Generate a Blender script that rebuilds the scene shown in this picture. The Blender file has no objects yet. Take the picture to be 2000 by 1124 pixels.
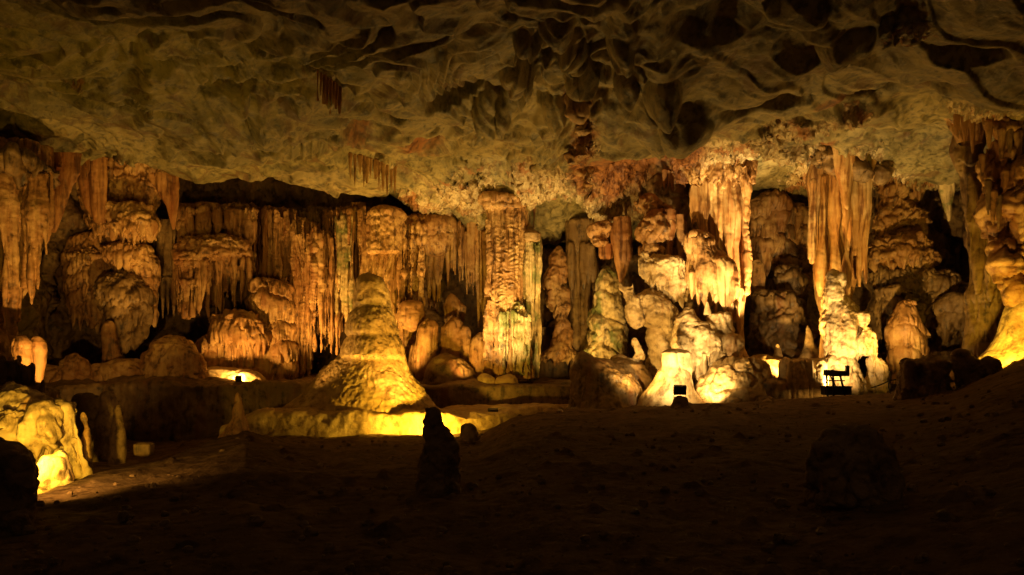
import bpy, math, random
import numpy as np
random.seed(7)
scn = bpy.context.scene
COL = scn.collection
# ------------------------------------------------------------------ camera
FPX = 1556.0; HOR = 690.0; CZ = 1.6          # focal length in photo pixels, horizon row, eye height
cam_d = bpy.data.cameras.new('camera'); cam = bpy.data.objects.new('camera', cam_d); COL.objects.link(cam)
cam.location = (0, 0, CZ); cam.rotation_euler = (math.radians(90), 0, 0)
cam_d.sensor_width = 36.0; cam_d.lens = 36.0 * FPX / 2000.0
cam_d.shift_y = (HOR - 562.0) / 2000.0
cam_d.clip_start = 0.1; cam_d.clip_end = 500
scn.camera = cam
# ------------------------------------------------------------------ world: hardly any ambient light under ground
W = bpy.data.worlds.new('World'); scn.world = W; W.use_nodes = True
bgn = W.node_tree.nodes['Background']
bgn.inputs[0].default_value = (1.0, 0.56, 0.20, 1); bgn.inputs[1].default_value = 0.040
scn.view_settings.view_transform = 'Standard'; scn.view_settings.look = 'None'
scn.view_settings.exposure = 0.0; scn.view_settings.gamma = 1.0
scn.render.engine = 'CYCLES'
scn.cycles.max_bounces = 5; scn.cycles.diffuse_bounces = 3; scn.cycles.glossy_bounces = 2
scn.cycles.use_denoising = True
scn.cycles.sample_clamp_indirect = 3.0

def P(px, py, Y):
    return np.array([(px - 1000.0) / FPX * Y, Y, CZ - (py - HOR) / FPX * Y])

WARM = (1.0, 0.57, 0.13); YEL = (1.0, 0.58, 0.045); PALE = (1.0, 0.66, 0.25); ORNG = (1.0, 0.51, 0.10)
def lamp(p, target, watts, color=WARM, angle=110, blend=0.9, size=0.06):
    d = bpy.data.lights.new('lamp_or_fill_light', 'SPOT'); d.energy = watts*1.25; d.color = color
    d.spot_size = math.radians(angle); d.spot_blend = blend; d.shadow_soft_size = size
    o = bpy.data.objects.new('lamp_or_fill_light', d); COL.objects.link(o)
    o.location = P(*p)
    import mathutils
    v = mathutils.Vector(P(*target) - P(*p))
    o.rotation_euler = v.to_track_quat('-Z', 'Y').to_euler()
    return o
# positions are (photo column, photo row, metres away); lamps stand on the cave floor or behind a rock, added fill spots are marked
LAMPS_AND_FILLS = [
    # position, target, watts, colour, cone angle
    ((466, 738, 26.6), (500, 640, 30), 420, ORNG, 165),       # black lamp on left terrace
    ((418, 735, 27.6), (640, 500, 31), 2000, ORNG, 100),
    ((590, 738, 27.6), (740, 480, 31), 1000, ORNG, 100),
    ((808, 742, 27.6), (700, 440, 31), 420, ORNG, 100),
    ((330, 736, 26.4), (430, 480, 30), 600, ORNG, 100),
    ((857, 834, 21.3), (790, 790, 24), 1000, YEL, 140),       # behind the dark foreground stalagmite
    ((815, 800, 22.3), (720, 600, 24), 420, ORNG, 90),
    ((950, 756, 25.2), (990, 540, 28), 1000, PALE, 80),      # foot of the central column
    ((912, 742, 27.0), (890, 520, 31), 200, ORNG, 90),
    ((1328, 757, 22.6), (1322, 680, 25), 500, PALE, 120),     # square flood on its rock
    ((1522, 724, 24.9), (1438, 480, 27), 5000, PALE, 42),
    ((1336, 757, 22.7), (1405, 440, 27), 2400, PALE, 44),  # added second beam beside the square flood, brightens the great drapery
    ((1390, 790, 23.6), (1400, 650, 26), 520, PALE, 90),
    ((1240, 775, 23.4), (1290, 480, 28), 800, WARM, 100),
    ((1636, 768, 23.8), (1620, 600, 25.8), 900, PALE, 120),
    ((1650, 771, 23.0), (1575, 735, 24.6), 55, WARM, 120),  # added fill for the front of the square stump
    ((1470, 735, 24.2), (1500, 250, 22.5), 600, WARM, 70),  # added fill to brighten the pale crust overhead
    ((1566, 728, 25.4), (1612, 400, 28), 1900, ORNG, 46),
    ((1940, 706, 19.3), (1985, 650, 20.3), 380, YEL, 150),
    ((1755, 745, 23.4), (1765, 450, 30), 1200, WARM, 70),
    ((1905, 700, 18.6), (1950, 270, 20.5), 260, ORNG, 60),
    ((30, 905, 10.6), (90, 830, 13.5), 480, YEL, 150),
    ((95, 770, 17.8), (20, 560, 21), 800, ORNG, 110),
    ((250, 738, 24.6), (200, 380, 29), 900, ORNG, 56),
    ((1130, 745, 27.0), (1110, 540, 31), 420, WARM, 110),
    ((1530, 735, 27.0), (1520, 480, 33), 800, WARM, 100),
    # added fill spots for the vault, standing in for scattered lamp light
    ((1400, 740, 24.5), (1360, 320, 26), 600, WARM, 130),
    ((1040, 745, 25.5), (1000, 320, 25), 1000, WARM, 150),
    ((450, 740, 25.2), (520, 300, 24), 420, WARM, 150),
    ((1720, 745, 24.0), (1700, 260, 23), 400, WARM, 150),
    ((42, 888, 9.2), (380, 905, 13.5), 200, ORNG, 120, .35),  # added fill on the left dirt bank, replaces glow from the curtains
    ((62, 950, 9.9), (110, 915, 11.2), 50, YEL, 150),
    ((545, 800, 22.5), (722, 580, 24.2), 1000, ORNG, 54),  # added fill that lifts the dark top of the giant stalagmite
]
for L in LAMPS_AND_FILLS:
    lamp(L[0], L[1], L[2], L[3], L[4], size=L[5] if len(L) > 5 else .06)

# ------------------------------------------------------------------ noise
_G = np.array([[1,1,0],[-1,1,0],[1,-1,0],[-1,-1,0],[1,0,1],[-1,0,1],[1,0,-1],[-1,0,-1],
               [0,1,1],[0,-1,1],[0,1,-1],[0,-1,-1],[1,1,0],[-1,1,0],[0,-1,1],[0,-1,-1]], dtype=np.float32)
def pn(x, y, z, seed=0):
    x = np.asarray(x, np.float32); y = np.asarray(y, np.float32); z = np.asarray(z, np.float32)
    x, y, z = np.broadcast_arrays(x, y, z)
    xf = np.floor(x); yf = np.floor(y); zf = np.floor(z)
    dx = x - xf; dy = y - yf; dz = z - zf
    xi = xf.astype(np.int32).astype(np.uint32); yi = yf.astype(np.int32).astype(np.uint32); zi = zf.astype(np.int32).astype(np.uint32)
    u = dx*dx*dx*(dx*(dx*6-15)+10); v = dy*dy*dy*(dy*(dy*6-15)+10); w = dz*dz*dz*(dz*(dz*6-15)+10)
    s = np.uint32((seed * 2654435761 + 12345) & 0xffffffff)
    hx = (xi * np.uint32(374761393), (xi + np.uint32(1)) * np.uint32(374761393))
    hy = (yi * np.uint32(668265263), (yi + np.uint32(1)) * np.uint32(668265263))
    hz = (zi * np.uint32(2246822519), (zi + np.uint32(1)) * np.uint32(2246822519))
    def c(i, j, k):
        h = hx[i] + hy[j] + hz[k] + s
        h ^= h >> np.uint32(15); h *= np.uint32(2246822519); h ^= h >> np.uint32(13); h *= np.uint32(3266489917); h ^= h >> np.uint32(16)
        g = _G[(h & np.uint32(15)).astype(np.int32)]
        return g[..., 0]*(dx-i) + g[..., 1]*(dy-j) + g[..., 2]*(dz-k)
    x00 = c(0,0,0); x00 = x00 + u*(c(1,0,0)-x00)
    x10 = c(0,1,0); x10 = x10 + u*(c(1,1,0)-x10)
    y0 = x00 + v*(x10-x00)
    x01 = c(0,0,1); x01 = x01 + u*(c(1,0,1)-x01)
    x11 = c(0,1,1); x11 = x11 + u*(c(1,1,1)-x11)
    y1 = x01 + v*(x11-x01)
    return (y0 + w*(y1-y0)).astype(np.float32)
def fbm(p, f, oct=3, seed=0, sz=1.0):
    r = 0; a = 1.0
    for o in range(oct):
        r = r + a*pn(p[..., 0]*f, p[..., 1]*f, p[..., 2]*f*sz, seed + o*17); f *= 2.07; a *= 0.5
    return r
def sm(a, b, x):
    t = np.clip((x-a)/(b-a), 0, 1); return t*t*(3-2*t)

# ------------------------------------------------------------------ sculpting of a grid of points
def normals(Pt, wrap):
    if wrap: du = np.roll(Pt, -1, 1) - np.roll(Pt, 1, 1)
    else: du = np.gradient(Pt, axis=1)
    dv = np.gradient(Pt, axis=0)
    n = np.cross(du, dv); l = np.linalg.norm(n, axis=-1, keepdims=True)
    return n / np.maximum(l, 1e-9)
def sculpt(Pt, N, seed, lump=(), flute=None, tier=None, rough=0.0, pits=0.0, fade=None, knob=None, flmask=None):
    """lump: [(cycles/m, metres)], flute (cycles/m, metres), tier (spacing, metres, raggedness)"""
    x, y, z = Pt[..., 0], Pt[..., 1], Pt[..., 2]
    d = np.zeros(x.shape, np.float32)
    for k, (f, a) in enumerate(lump):
        d += a*(fbm(Pt, f, 2, seed+k*7))*1.5
    fl = None
    if flute is not None:
        f, a = flute[0], flute[1]
        wx = 0.25*pn(x*.7, y*.7, z*.5, seed+3)
        fl = np.abs(pn((x+wx)*f, (y+wx)*f, z*f*.05, seed+5))*2.0
        fl2 = np.abs(pn(x*f*2.3, y*f*2.3, z*f*.11, seed+6))*2.0
        mod = 0.65 + 0.9*pn(x*.8, y*.8, z*.6, seed+8)
        fl3 = np.abs(pn(x*f*.42+3.3, y*f*.42, z*f*.03, seed+9))*2.0
        fd = a*(1.3*np.power(fl+1e-4, .7) + .65*np.power(fl2+1e-4, .75) + (flute[2] if len(flute) > 2 else 1.1)*np.power(fl3+1e-4, .7) - 1.7)*np.clip(mod, .35, 1.4)
        # beading along some flutes
        fd += a*(flute[3] if len(flute) > 3 else .4)*np.abs(pn(x*f*1.2, y*f*1.2, z*f*1.6, seed+61))*np.clip(.5+1.6*pn(x*1.3, y*1.3, z*.25, seed+62), 0, 1)
    if tier is not None:
        sp, a, rag = tier[0], tier[1], tier[2] if len(tier) > 2 else .25
        ff = flute[0]*1.3 if flute else 6.0
        r1 = np.abs(pn(x*ff, y*ff, z*.3, seed+11))*2
        h = z/sp + .9*pn(x*.55, y*.55, z*.2, seed+12) + .3*pn(x*1.7, y*1.7, z*.7, seed+14) - rag*(1-r1)
        k = np.floor(h); s = 1-(h-k)
        am = .45 + .9*np.abs(pn(k*.713+.3, x*.35, y*.35+7.7, seed+13))*2
        cap = np.sqrt(np.clip(1-(1-np.clip(s/.38, 0, 1))**2, 0, 1))
        prof = np.where(s < .38, cap, 1-.3*(s-.38)/.62)
        d += a*am*(prof-.5)
        if fl is not None:
            fd = fd*(0.25 + 1.3*sm(.3, .75, s))
    if fl is not None: d += fd*(1.0 if flmask is None else flmask)
    if knob is not None:
        f, a = knob
        kb = np.abs(pn(x*f, y*f, z*f, seed+31))*2
        d += a*(np.clip(1-kb*1.6, 0, 1)**2)*-1.0 + a*.5*np.abs(pn(x*f*2.1, y*f*2.1, z*f*2.1, seed+32))
    if pits:
        q = pn(x*3.1, y*3.1, z*2.2, seed+41)
        d -= pits*sm(.38, .55, q)
    if rough:
        d += rough*fbm(Pt, 5.0, 3, seed+51)*1.6
    if fade is not None: d = d*fade
    return Pt + N*d[..., None]

def build_grid(name, Pt, mat, wrap=False, attrs=None, caps=False, parent=None, flip=False):
    M, N = Pt.shape[:2]
    v = Pt.reshape(-1, 3).astype(np.float32)
    i = np.arange(M-1)[:, None]; j = np.arange(N if wrap else N-1)[None, :]
    j2 = (j+1) % N
    q = np.stack([i*N+j, i*N+j2, (i+1)*N+j2, (i+1)*N+j], -1).reshape(-1, 4)
    if flip: q = q[:, ::-1]
    me = bpy.data.meshes.new(name)
    me.vertices.add(len(v)); me.vertices.foreach_set('co', v.ravel())
    nq = len(q)
    me.loops.add(nq*4); me.loops.foreach_set('vertex_index', q.ravel().astype(np.int32))
    me.polygons.add(nq)
    me.polygons.foreach_set('loop_start', (np.arange(nq)*4).astype(np.int32))
    me.polygons.foreach_set('loop_total', np.full(nq, 4, np.int32))
    me.polygons.foreach_set('use_smooth', np.ones(nq, bool))
    if attrs:
        for k, a in attrs.items():
            at = me.attributes.new(k, 'FLOAT', 'POINT'); at.data.foreach_set('value', a.reshape(-1).astype(np.float32))
    me.update(calc_edges=True)
    me.materials.append(mat)
    o = bpy.data.objects.new(name, me); COL.objects.link(o)
    if parent is not None: o.parent = parent
    return o
def tag(o, label=None, cat=None, group=None, kind=None):
    if label: o['label'] = label
    if cat: o['category'] = cat
    if group: o['group'] = group
    if kind: o['kind'] = kind
    return o
def thing(name, label, cat, group=None, at=(0, 0, 0)):
    e = bpy.data.objects.new(name, None); COL.objects.link(e); e.empty_display_size = .3
    tag(e, label, cat, group); e['_at'] = 0
    del e['_at']
    return e

_seed = [100]
STY = {
 'flute': dict(lump=[(.5, .06), (1.3, .025)], flute=(3.4, .13), rough=.012),
 'fineflute': dict(lump=[(.6, .08)], flute=(5.2, .085), rough=.010),
 'sheet': dict(lump=[(.5, .10)], flute=(1.8, .13), rough=.008),
 'tier': dict(lump=[(.5, .18), (1.2, .08)], flute=(4.6, .09), tier=(.75, .26, .22), rough=.015),
 'smalltier': dict(lump=[(.7, .10)], flute=(5.0, .06), tier=(.34, .11, .2), rough=.012),
 'bigtier': dict(lump=[(.5, .15)], flute=(5.0, .07), tier=(1.15, .36, .16), rough=.012),
 'lumpy': dict(lump=[(.45, .35), (1.1, .20), (2.6, .07)], rough=.03, knob=(1.7, .10)),
 'rock': dict(lump=[(.5, .25), (1.3, .13), (3.0, .05)], rough=.03, pits=.05),
 'cauli': dict(lump=[(.7, .32), (1.6, .18)], knob=(2.2, .16), rough=.03, flute=(4.0, .04)),
 'smooth': dict(lump=[(.35, .16), (1.0, .06)], rough=.012, knob=(1.3, .035)),
 'silh': dict(lump=[(.9, .12), (2.2, .08)], rough=.03, knob=(2.6, .05)),
}
def body(name, rows, Y, mat, style='flute', parent=None, depth=.8, capt=0, capb=0, drop=0.0, res=1.45,
         lean=0.0, scale=1.0, seed=None, sup=1.0, wob=0.0, fringe=None, **over):
    """closed organic column: rows = (photo row, left column, right column) at distance Y"""
    if seed is None:
        _seed[0] += 13; seed = _seed[0]
    rows = sorted(rows)
    py = np.array([r[0] for r in rows], float); xl = np.array([r[1] for r in rows], float); xr = np.array([r[2] for r in rows], float)
    H = (py[-1]-py[0])/FPX*Y
    step = Y/FPX*res
    M = int(np.clip(H/step, 10, 520))
    t = np.linspace(0, 1, M)
    # denser at caps
    yy = py[0] + t*(py[-1]-py[0])
    if capt or capb:
        extra = []
        if capt: extra.append(py[0] + capt*(1-np.cos(np.linspace(0, math.pi/2, 14))))
        if capb: extra.append(py[-1] - capb*(1-np.cos(np.linspace(0, math.pi/2, 14))))
        yy = np.unique(np.round(np.concatenate([yy]+extra), 3))
    def smi(v):
        # smooth interpolation
        a = np.interp(yy, py, v)
        k = max(3, int(len(yy)*.03)) | 1
        pad = np.pad(a, k//2, mode='edge'); return np.convolve(pad, np.ones(k)/k, 'valid')
    L = smi(xl); R = smi(xr)
    c = (L+R)/2; a = (R-L)/2
    if capt:
        s = np.clip((yy-py[0])/capt, 0, 1); a = a*np.sqrt(np.clip(1-(1-s)**2, 1e-5, 1))
    if capb:
        s = np.clip((py[-1]-yy)/capb, 0, 1); a = a*np.sqrt(np.clip(1-(1-s)**2, 1e-5, 1))
    A = a/FPX*Y*scale; X = (c-1000)/FPX*Y
    Z = CZ-(yy-HOR)/FPX*Y
    cir = 2*math.pi*np.max(A)*max(.6, (1+depth)/2)
    N = int(np.clip(cir/step*.8, 20, 520))
    th = np.linspace(0, 2*math.pi, 2001)
    ct, st = np.cos(th), np.sin(th)
    if sup != 1.0:
        ct = np.sign(ct)*np.abs(ct)**sup; st = np.sign(st)*np.abs(st)**sup
    dl = np.hypot(np.diff(ct), depth*np.diff(st))*np.where(st[1:] > .25, .35, 1.0)      # fewer points on the far side
    cl = np.r_[0, np.cumsum(dl)]; tt = np.linspace(0, cl[-1], N, endpoint=False)
    ct = np.interp(tt, cl, ct); st = np.interp(tt, cl, st)
    D = A*depth if np.isscalar(depth) else A*depth
    Pt = np.empty((len(yy), N, 3))
    Pt[..., 0] = X[:, None] + A[:, None]*ct[None]
    Pt[..., 1] = Y + D[:, None]*st[None] + lean*(Z-Z[-1])[:, None]
    Pt[..., 2] = Z[:, None]
    if wob:
        w = pn(Z*.9, 0*Z, 0*Z+.5, seed+70); Pt[..., 0] += (wob*w)[:, None]
    Nn = normals(Pt, True)
    # outward
    cen = np.stack([X, np.full_like(X, Y), Z], -1)[:, None, :]
    sgn = np.sign(np.mean(np.sum((Pt-cen)[..., :2]*Nn[..., :2], -1))) or 1.0
    Nn = Nn*sgn
    p = dict(STY[style]); p.update(over)
    sz = np.clip(A/0.55, .25, 1.0)[:, None]*np.ones((1, N))
    tt_ = ((yy-py[0])/(py[-1]-py[0]))[:, None]+0*sz
    if fringe: p['flmask'] = sm(fringe[0], fringe[1], tt_)
    Q = sculpt(Pt, Nn, seed, fade=sz, **p)
    if drop:
        f = (p.get('flute') or (3, .1))[0]
        x, y = Pt[-1, :, 0], Pt[-1, :, 1]
        tip = np.abs(pn(x*f*.8, y*f*.8, 0*x+.3, seed+5))*1.6 + .8*pn(x*.9, y*.9, 0*x, seed+91)
        tip = np.clip(tip, -.3, 1.3)
        w = sm(.45, 1.0, (yy-py[0])/(py[-1]-py[0]))
        Q[..., 2] -= drop*w[:, None]*tip[None]
    return build_grid(name, Q, MAT[mat], wrap=True, parent=parent, flip=(sgn > 0))

def raw(rows, Y, depth=.8, capt=10, capb=10, n=40):
    rows = sorted(rows); py = np.array([r[0] for r in rows], float)
    yy = np.unique(np.r_[np.linspace(py[0], py[-1], max(12, int((py[-1]-py[0])/3))), py[0]+capt*(1-np.cos(np.linspace(0, 1.57, 7))), py[-1]-capb*(1-np.cos(np.linspace(0, 1.57, 7)))])
    L = np.interp(yy, py, [r[1] for r in rows]); R = np.interp(yy, py, [r[2] for r in rows])
    c = (L+R)/2; a = (R-L)/2
    if capt: a = a*np.sqrt(np.clip(1-(1-np.clip((yy-py[0])/capt, 0, 1))**2, 1e-4, 1))
    if capb: a = a*np.sqrt(np.clip(1-(1-np.clip((py[-1]-yy)/capb, 0, 1))**2, 1e-4, 1))
    A = a/FPX*Y; th = np.linspace(0, 2*math.pi, n, endpoint=False)
    V = np.empty((len(yy), n, 3)); V[..., 0] = ((c-1000)/FPX*Y)[:, None]+A[:, None]*np.cos(th); V[..., 1] = Y+depth*A[:, None]*np.sin(th); V[..., 2] = (CZ-(yy-HOR)/FPX*Y)[:, None]
    return V
def fuse(name, label, cat, mat, style, parts, voxel=.036, smooth=5, parent=None, drop=0.0, vz=.55, **over):
    """several swellings grown together into one continuous rock; parts = [(rows, Y, {options})]"""
    _seed[0] += 13; seed = _seed[0]
    vs = []; fs = []; base = 0
    for pt in parts:
        V = raw(pt[0], pt[1], **(pt[2] if len(pt) > 2 else {})); m, n = V.shape[:2]
        i = np.arange(m-1)[:, None]; j = np.arange(n)[None]; j2 = (j+1) % n
        fs += (np.stack([i*n+j, i*n+j2, (i+1)*n+j2, (i+1)*n+j], -1).reshape(-1, 4)+base).tolist()
        fs.append([base+k for k in range(n)][::-1]); fs.append([base+(m-1)*n+k for k in range(n)])
        vs.append(V.reshape(-1, 3)); base += m*n
    me = bpy.data.meshes.new('tmp'); me.from_pydata(np.concatenate(vs).tolist(), [], fs)
    o = bpy.data.objects.new('tmp', me); COL.objects.link(o)
    md = o.modifiers.new('r', 'REMESH'); md.mode = 'VOXEL'; md.voxel_size = voxel; md.use_smooth_shade = True
    dg = bpy.context.evaluated_depsgraph_get()
    ev = o.evaluated_get(dg); m2 = bpy.data.meshes.new_from_object(ev)
    bpy.data.objects.remove(o); bpy.data.meshes.remove(me)
    nv = len(m2.vertices); co = np.empty(nv*3, np.float32); m2.vertices.foreach_get('co', co); co = co.reshape(-1, 3).astype(float)
    ed = np.empty(len(m2.edges)*2, np.int32); m2.edges.foreach_get('vertices', ed); ed = ed.reshape(-1, 2)
    cnt = np.bincount(ed.ravel(), minlength=nv).astype(float); cnt[cnt == 0] = 1
    def lap(c, it):
        for _ in range(it):
            acc = np.stack([np.bincount(ed[:, 0], c[ed[:, 1], k], nv)+np.bincount(ed[:, 1], c[ed[:, 0], k], nv) for k in range(3)], 1)
            c = c*.35+.65*acc/cnt[:, None]
        return c
    co = lap(co, smooth)
    m2.vertices.foreach_set('co', co.astype(np.float32).ravel()); m2.update()
    nn = np.empty(nv*3, np.float32); m2.vertex_normals.foreach_get('vector', nn); nn = nn.reshape(-1, 3).astype(float)
    nn = lap(nn, 3); nn[:, 2] *= vz; nn /= np.maximum(np.linalg.norm(nn, axis=1, keepdims=True), 1e-6)
    p = dict(STY[style]); p.update(over)
    Q = sculpt(co, nn, seed, **p)
    if drop:
        f = (p.get('flute') or (3, .1))[0]
        dn = np.clip(-nn[:, 2]*1.6, 0, 1)
        Q[:, 2] -= drop*dn*np.clip(np.abs(pn(co[:, 0]*f, co[:, 1]*f, 0*co[:, 0], seed+5))*2.2-.3, 0, 1)
    m2.vertices.foreach_set('co', Q.astype(np.float32).ravel()); m2.update()
    m2.materials.clear(); m2.materials.append(MAT[mat]); m2.name = name
    m2.polygons.foreach_set('use_smooth', np.ones(len(m2.polygons), bool))
    o = bpy.data.objects.new(name, m2); COL.objects.link(o)
    if parent is not None: o.parent = parent
    else: tag(o, label, cat)
    return o

def pleats(x0, x1, tops, bots, Y, n, slab=True, dep=.5, jit=.25, cap=6, slabdrop=20):
    """folds of one drapery: tops / bots are [(column, row)] polylines"""
    rnd = random.Random(int(x0*31+x1*7+Y*13)); T = lambda x: float(np.interp(x, [p[0] for p in tops], [p[1] for p in tops])); B = lambda x: float(np.interp(x, [p[0] for p in bots], [p[1] for p in bots]))
    out = []
    if slab:
        k = max(3, int((x1-x0)/34)); w = (x1-x0)/k
        for i in range(k):
            c = x0+(i+.5)*w; b = B(c)-slabdrop
            out.append(([(T(c), c-w*.75, c+w*.75), (b-20, c-w*.7, c+w*.7), (b, c-w*.45, c+w*.45)], Y+.25, dict(depth=.45, capt=cap, capb=8, n=16)))
    w = (x1-x0)/n
    for i in range(n):
        c = x0+(i+.5+rnd.uniform(-.3, .3))*w; hw = w*rnd.uniform(.35, .85); t_ = T(c)+rnd.uniform(0, 10); b = B(c)-rnd.random()**2*.22*(B(c)-t_)
        sk = rnd.uniform(-.3, .3)*w
        out.append(([(t_, c-hw*.8, c+hw*.8), (t_+(b-t_)*.3, c-hw, c+hw), (t_+(b-t_)*.75, c-hw*.8+sk*.6, c+hw*.8+sk*.6), (t_+(b-t_)*.93, c-hw*.42+sk, c+hw*.42+sk), (b, c-1.2+sk, c+1.2+sk)], Y-rnd.uniform(0, 1)*dep, dict(depth=rnd.uniform(.7, 1.2), capt=cap, capb=3, n=14)))
    return out
def tip(name, px, py0, py1, w, Y, mat, parent=None, style='fineflute', depth=.9, skew=0, **k):
    """one stalactite: hangs from py0 to its point at py1"""
    rows = []
    for s in (0, .15, .35, .6, .85, 1):
        ww = w*(1-s)**.75*.5 + .8
        rows.append((py0+(py1-py0)*s, px+skew*s-ww, px+skew*s+ww))
    k.setdefault('capt', w*.45); return body(name, rows, Y, mat, style, parent, depth=depth, **k)

def strip(name, pts, prof, mat, sculp, res=.05, closed_top=None, parent=None, seed=1, flip=False, attrs=None):
    """a wall or ledge swept along plan points: pts = [(x, y)], prof(u)-> list of (offset back, z) for each plan point"""
    pts = np.array(pts, float)
    seg = np.r_[0, np.cumsum(np.linalg.norm(np.diff(pts[:, :2], axis=0), axis=1))]
    n = max(8, int(seg[-1]/res)); u = np.linspace(0, seg[-1], n)
    cols = [np.interp(u, seg, pts[:, k]) for k in range(pts.shape[1])]
    k = max(3, int(.6/res)) | 1
    for i_ in range(2, len(cols)):
        cols[i_] = np.convolve(np.pad(cols[i_], k//2, mode='edge'), np.ones(k)/k, 'valid')
    X = np.convolve(np.pad(cols[0], k//2, mode='reflect', reflect_type='odd'), np.ones(k)/k, 'valid')
    Yy = np.convolve(np.pad(cols[1], k//2, mode='reflect', reflect_type='odd'), np.ones(k)/k, 'valid')
    tx = np.gradient(X); ty = np.gradient(Yy); l = np.hypot(tx, ty); nx, ny = -ty/l, tx/l     # points away from the camera side
    off, z = prof(cols[2:], res)              # arrays (M, n)
    Pt = np.empty(off.shape+(3,))
    Pt[..., 0] = X[None]+nx[None]*off; Pt[..., 1] = Yy[None]+ny[None]*off; Pt[..., 2] = z
    Nn = normals(Pt, False)
    if np.mean(Nn[..., 1]) > 0: Nn = -Nn
    Q = sculpt(Pt, Nn, seed, **sculp)
    return build_grid(name, Q, MAT[mat], parent=parent)

# ------------------------------------------------------------------ materials
MAT = {}
def rock(name, dark, mid, light, red=None, redamt=.3, bump=.5, streak=.5, rough=(.38, .72), scale=1.0, spots=0.0, moss=0.0, crust=False, dist=.05, spec=.45):
    if name not in ('ceiling_rock', 'dark_rock', 'floor_dirt'):
        dark = tuple(v*(.85 if name == 'stalagmite_rock' else .50) for v in dark); mid = tuple(v*k for v, k in zip(mid, (.78, .74, .66))); light = tuple(v*k for v, k in zip(light, (.92, .88, .80)))
        if red is not None: red = tuple(v*.85 for v in red)
    m = bpy.data.materials.new(name); m.use_nodes = True; nt = m.node_tree; nd = nt.nodes; lk = nt.links
    bs = nd['Principled BSDF']
    geo = nd.new('ShaderNodeNewGeometry')
    def mp(sx, sy, sz):
        n = nd.new('ShaderNodeVectorMath'); n.operation = 'MULTIPLY'; lk.new(geo.outputs['Position'], n.inputs[0]); n.inputs[1].default_value = (sx, sy, sz); return n.outputs[0]
    def noise(vec, sc, det=4, ro=.55, dis=0.0):
        n = nd.new('ShaderNodeTexNoise'); n.inputs['Scale'].default_value = sc*scale; n.inputs['Detail'].default_value = det
        n.inputs['Roughness'].default_value = ro; n.inputs['Distortion'].default_value = dis; lk.new(vec, n.inputs['Vector']); return n.outputs['Fac']
    def ramp(fac, a, b, va=0., vb=1.):
        n = nd.new('ShaderNodeMapRange'); n.interpolation_type = 'SMOOTHSTEP'; lk.new(fac, n.inputs[0])
        n.inputs[1].default_value = a; n.inputs[2].default_value = b; n.inputs[3].default_value = va; n.inputs[4].default_value = vb; return n.outputs[0]
    def math_(op, a, b):
        n = nd.new('ShaderNodeMath'); n.operation = op
        for i_, v in enumerate((a, b)):
            if isinstance(v, (int, float)): n.inputs[i_].default_value = v
            else: lk.new(v, n.inputs[i_])
        return n.outputs[0]
    def mix(f, a, b):
        n = nd.new('ShaderNodeMix'); n.data_type = 'RGBA'
        if isinstance(f, (int, float)): n.inputs[0].default_value = f
        else: lk.new(f, n.inputs[0])
        for s_, v in ((6, a), (7, b)):
            if isinstance(v, tuple): n.inputs[s_].default_value = (*v, 1)
            else: lk.new(v, n.inputs[s_])
        return n.outputs[2]
    full = mp(1, 1, 1); st = mp(1, 1, .07)
    big = noise(full, .8, 5, .6, .4); med = noise(full, 4.5, 6, .62, .2); strk = noise(st, 5.5, 5, .6, .1); fine = noise(full, 26, 5, .7)
    f1 = math_('ADD', math_('MULTIPLY', strk, streak), math_('MULTIPLY', med, 1-streak))
    c = mix(ramp(f1, .38, .50), dark, mid)
    c = mix(ramp(math_('ADD', math_('MULTIPLY', f1, .5), math_('MULTIPLY', big, .5)), .46, .62), c, light)
    if red is not None:
        rs = noise(mp(1, 1, .12), 1.1, 7, .62, .4)
        lo = .60-.22*redamt
        c = mix(math_('MULTIPLY', ramp(rs, lo, lo+.16), .85), c, red)
    if spots:
        vo = nd.new('ShaderNodeTexVoronoi'); vo.inputs['Scale'].default_value = 1.15*scale; vo.inputs['Randomness'].default_value = 1
        wv = nd.new('ShaderNodeVectorMath'); wv.operation = 'MULTIPLY_ADD'
        nn = nd.new('ShaderNodeTexNoise'); nn.inputs['Scale'].default_value = 1.3; nn.inputs['Detail'].default_value = 3; lk.new(full, nn.inputs['Vector'])
        lk.new(nn.outputs['Color'], wv.inputs[0]); wv.inputs[1].default_value = (1.4, 1.4, 1.4); lk.new(mp(1.2, .55, .8), wv.inputs[2]); lk.new(wv.outputs[0], vo.inputs['Vector'])
        c = mix(math_('MULTIPLY', ramp(vo.outputs['Distance'], .38, .16), spots), c, tuple(x*.45 for x in dark))
        rn = noise(mp(1.0, .45, 1.0), .9, 8, .68, 2.4)
        c = mix(math_('MULTIPLY', ramp(rn, .48, .64), .75), c, light)
        rn2 = noise(mp(1.0, .5, 1.0), .55, 7, .7, 3.5)
        c = mix(math_('MULTIPLY', ramp(rn2, .52, .64), .8), c, (.15, .085, .035))
    if moss:
        mn = noise(full, 1.4, 5, .6)
        c = mix(math_('MULTIPLY', ramp(mn, .48, .62), moss), c, (.10, .14, .035))
    if crust:
        at = nd.new('ShaderNodeAttribute'); at.attribute_name = 'crust'
        cf = ramp(math_('ADD', at.outputs['Fac'], math_('MULTIPLY', math_('SUBTRACT', noise(full, 2.2, 6, .7), .5), 1.1)), .42, .55)
        cc = mix(ramp(med, .40, .58), (.30, .20, .09), (.52, .42, .24))
        cc = mix(ramp(noise(full, .9, 4, .6), .52, .62), cc, (.34, .16, .06))
        c = mix(cf, c, cc)
        a2 = nd.new('ShaderNodeAttribute'); a2.attribute_name = 'rust'
        c = mix(ramp(math_('ADD', a2.outputs['Fac'], math_('SUBTRACT', noise(full, 1.7, 6, .7), .5)), .40, .85), c, mix(ramp(med, .4, .6), (.13, .045, .016), (.33, .14, .045)))
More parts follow.
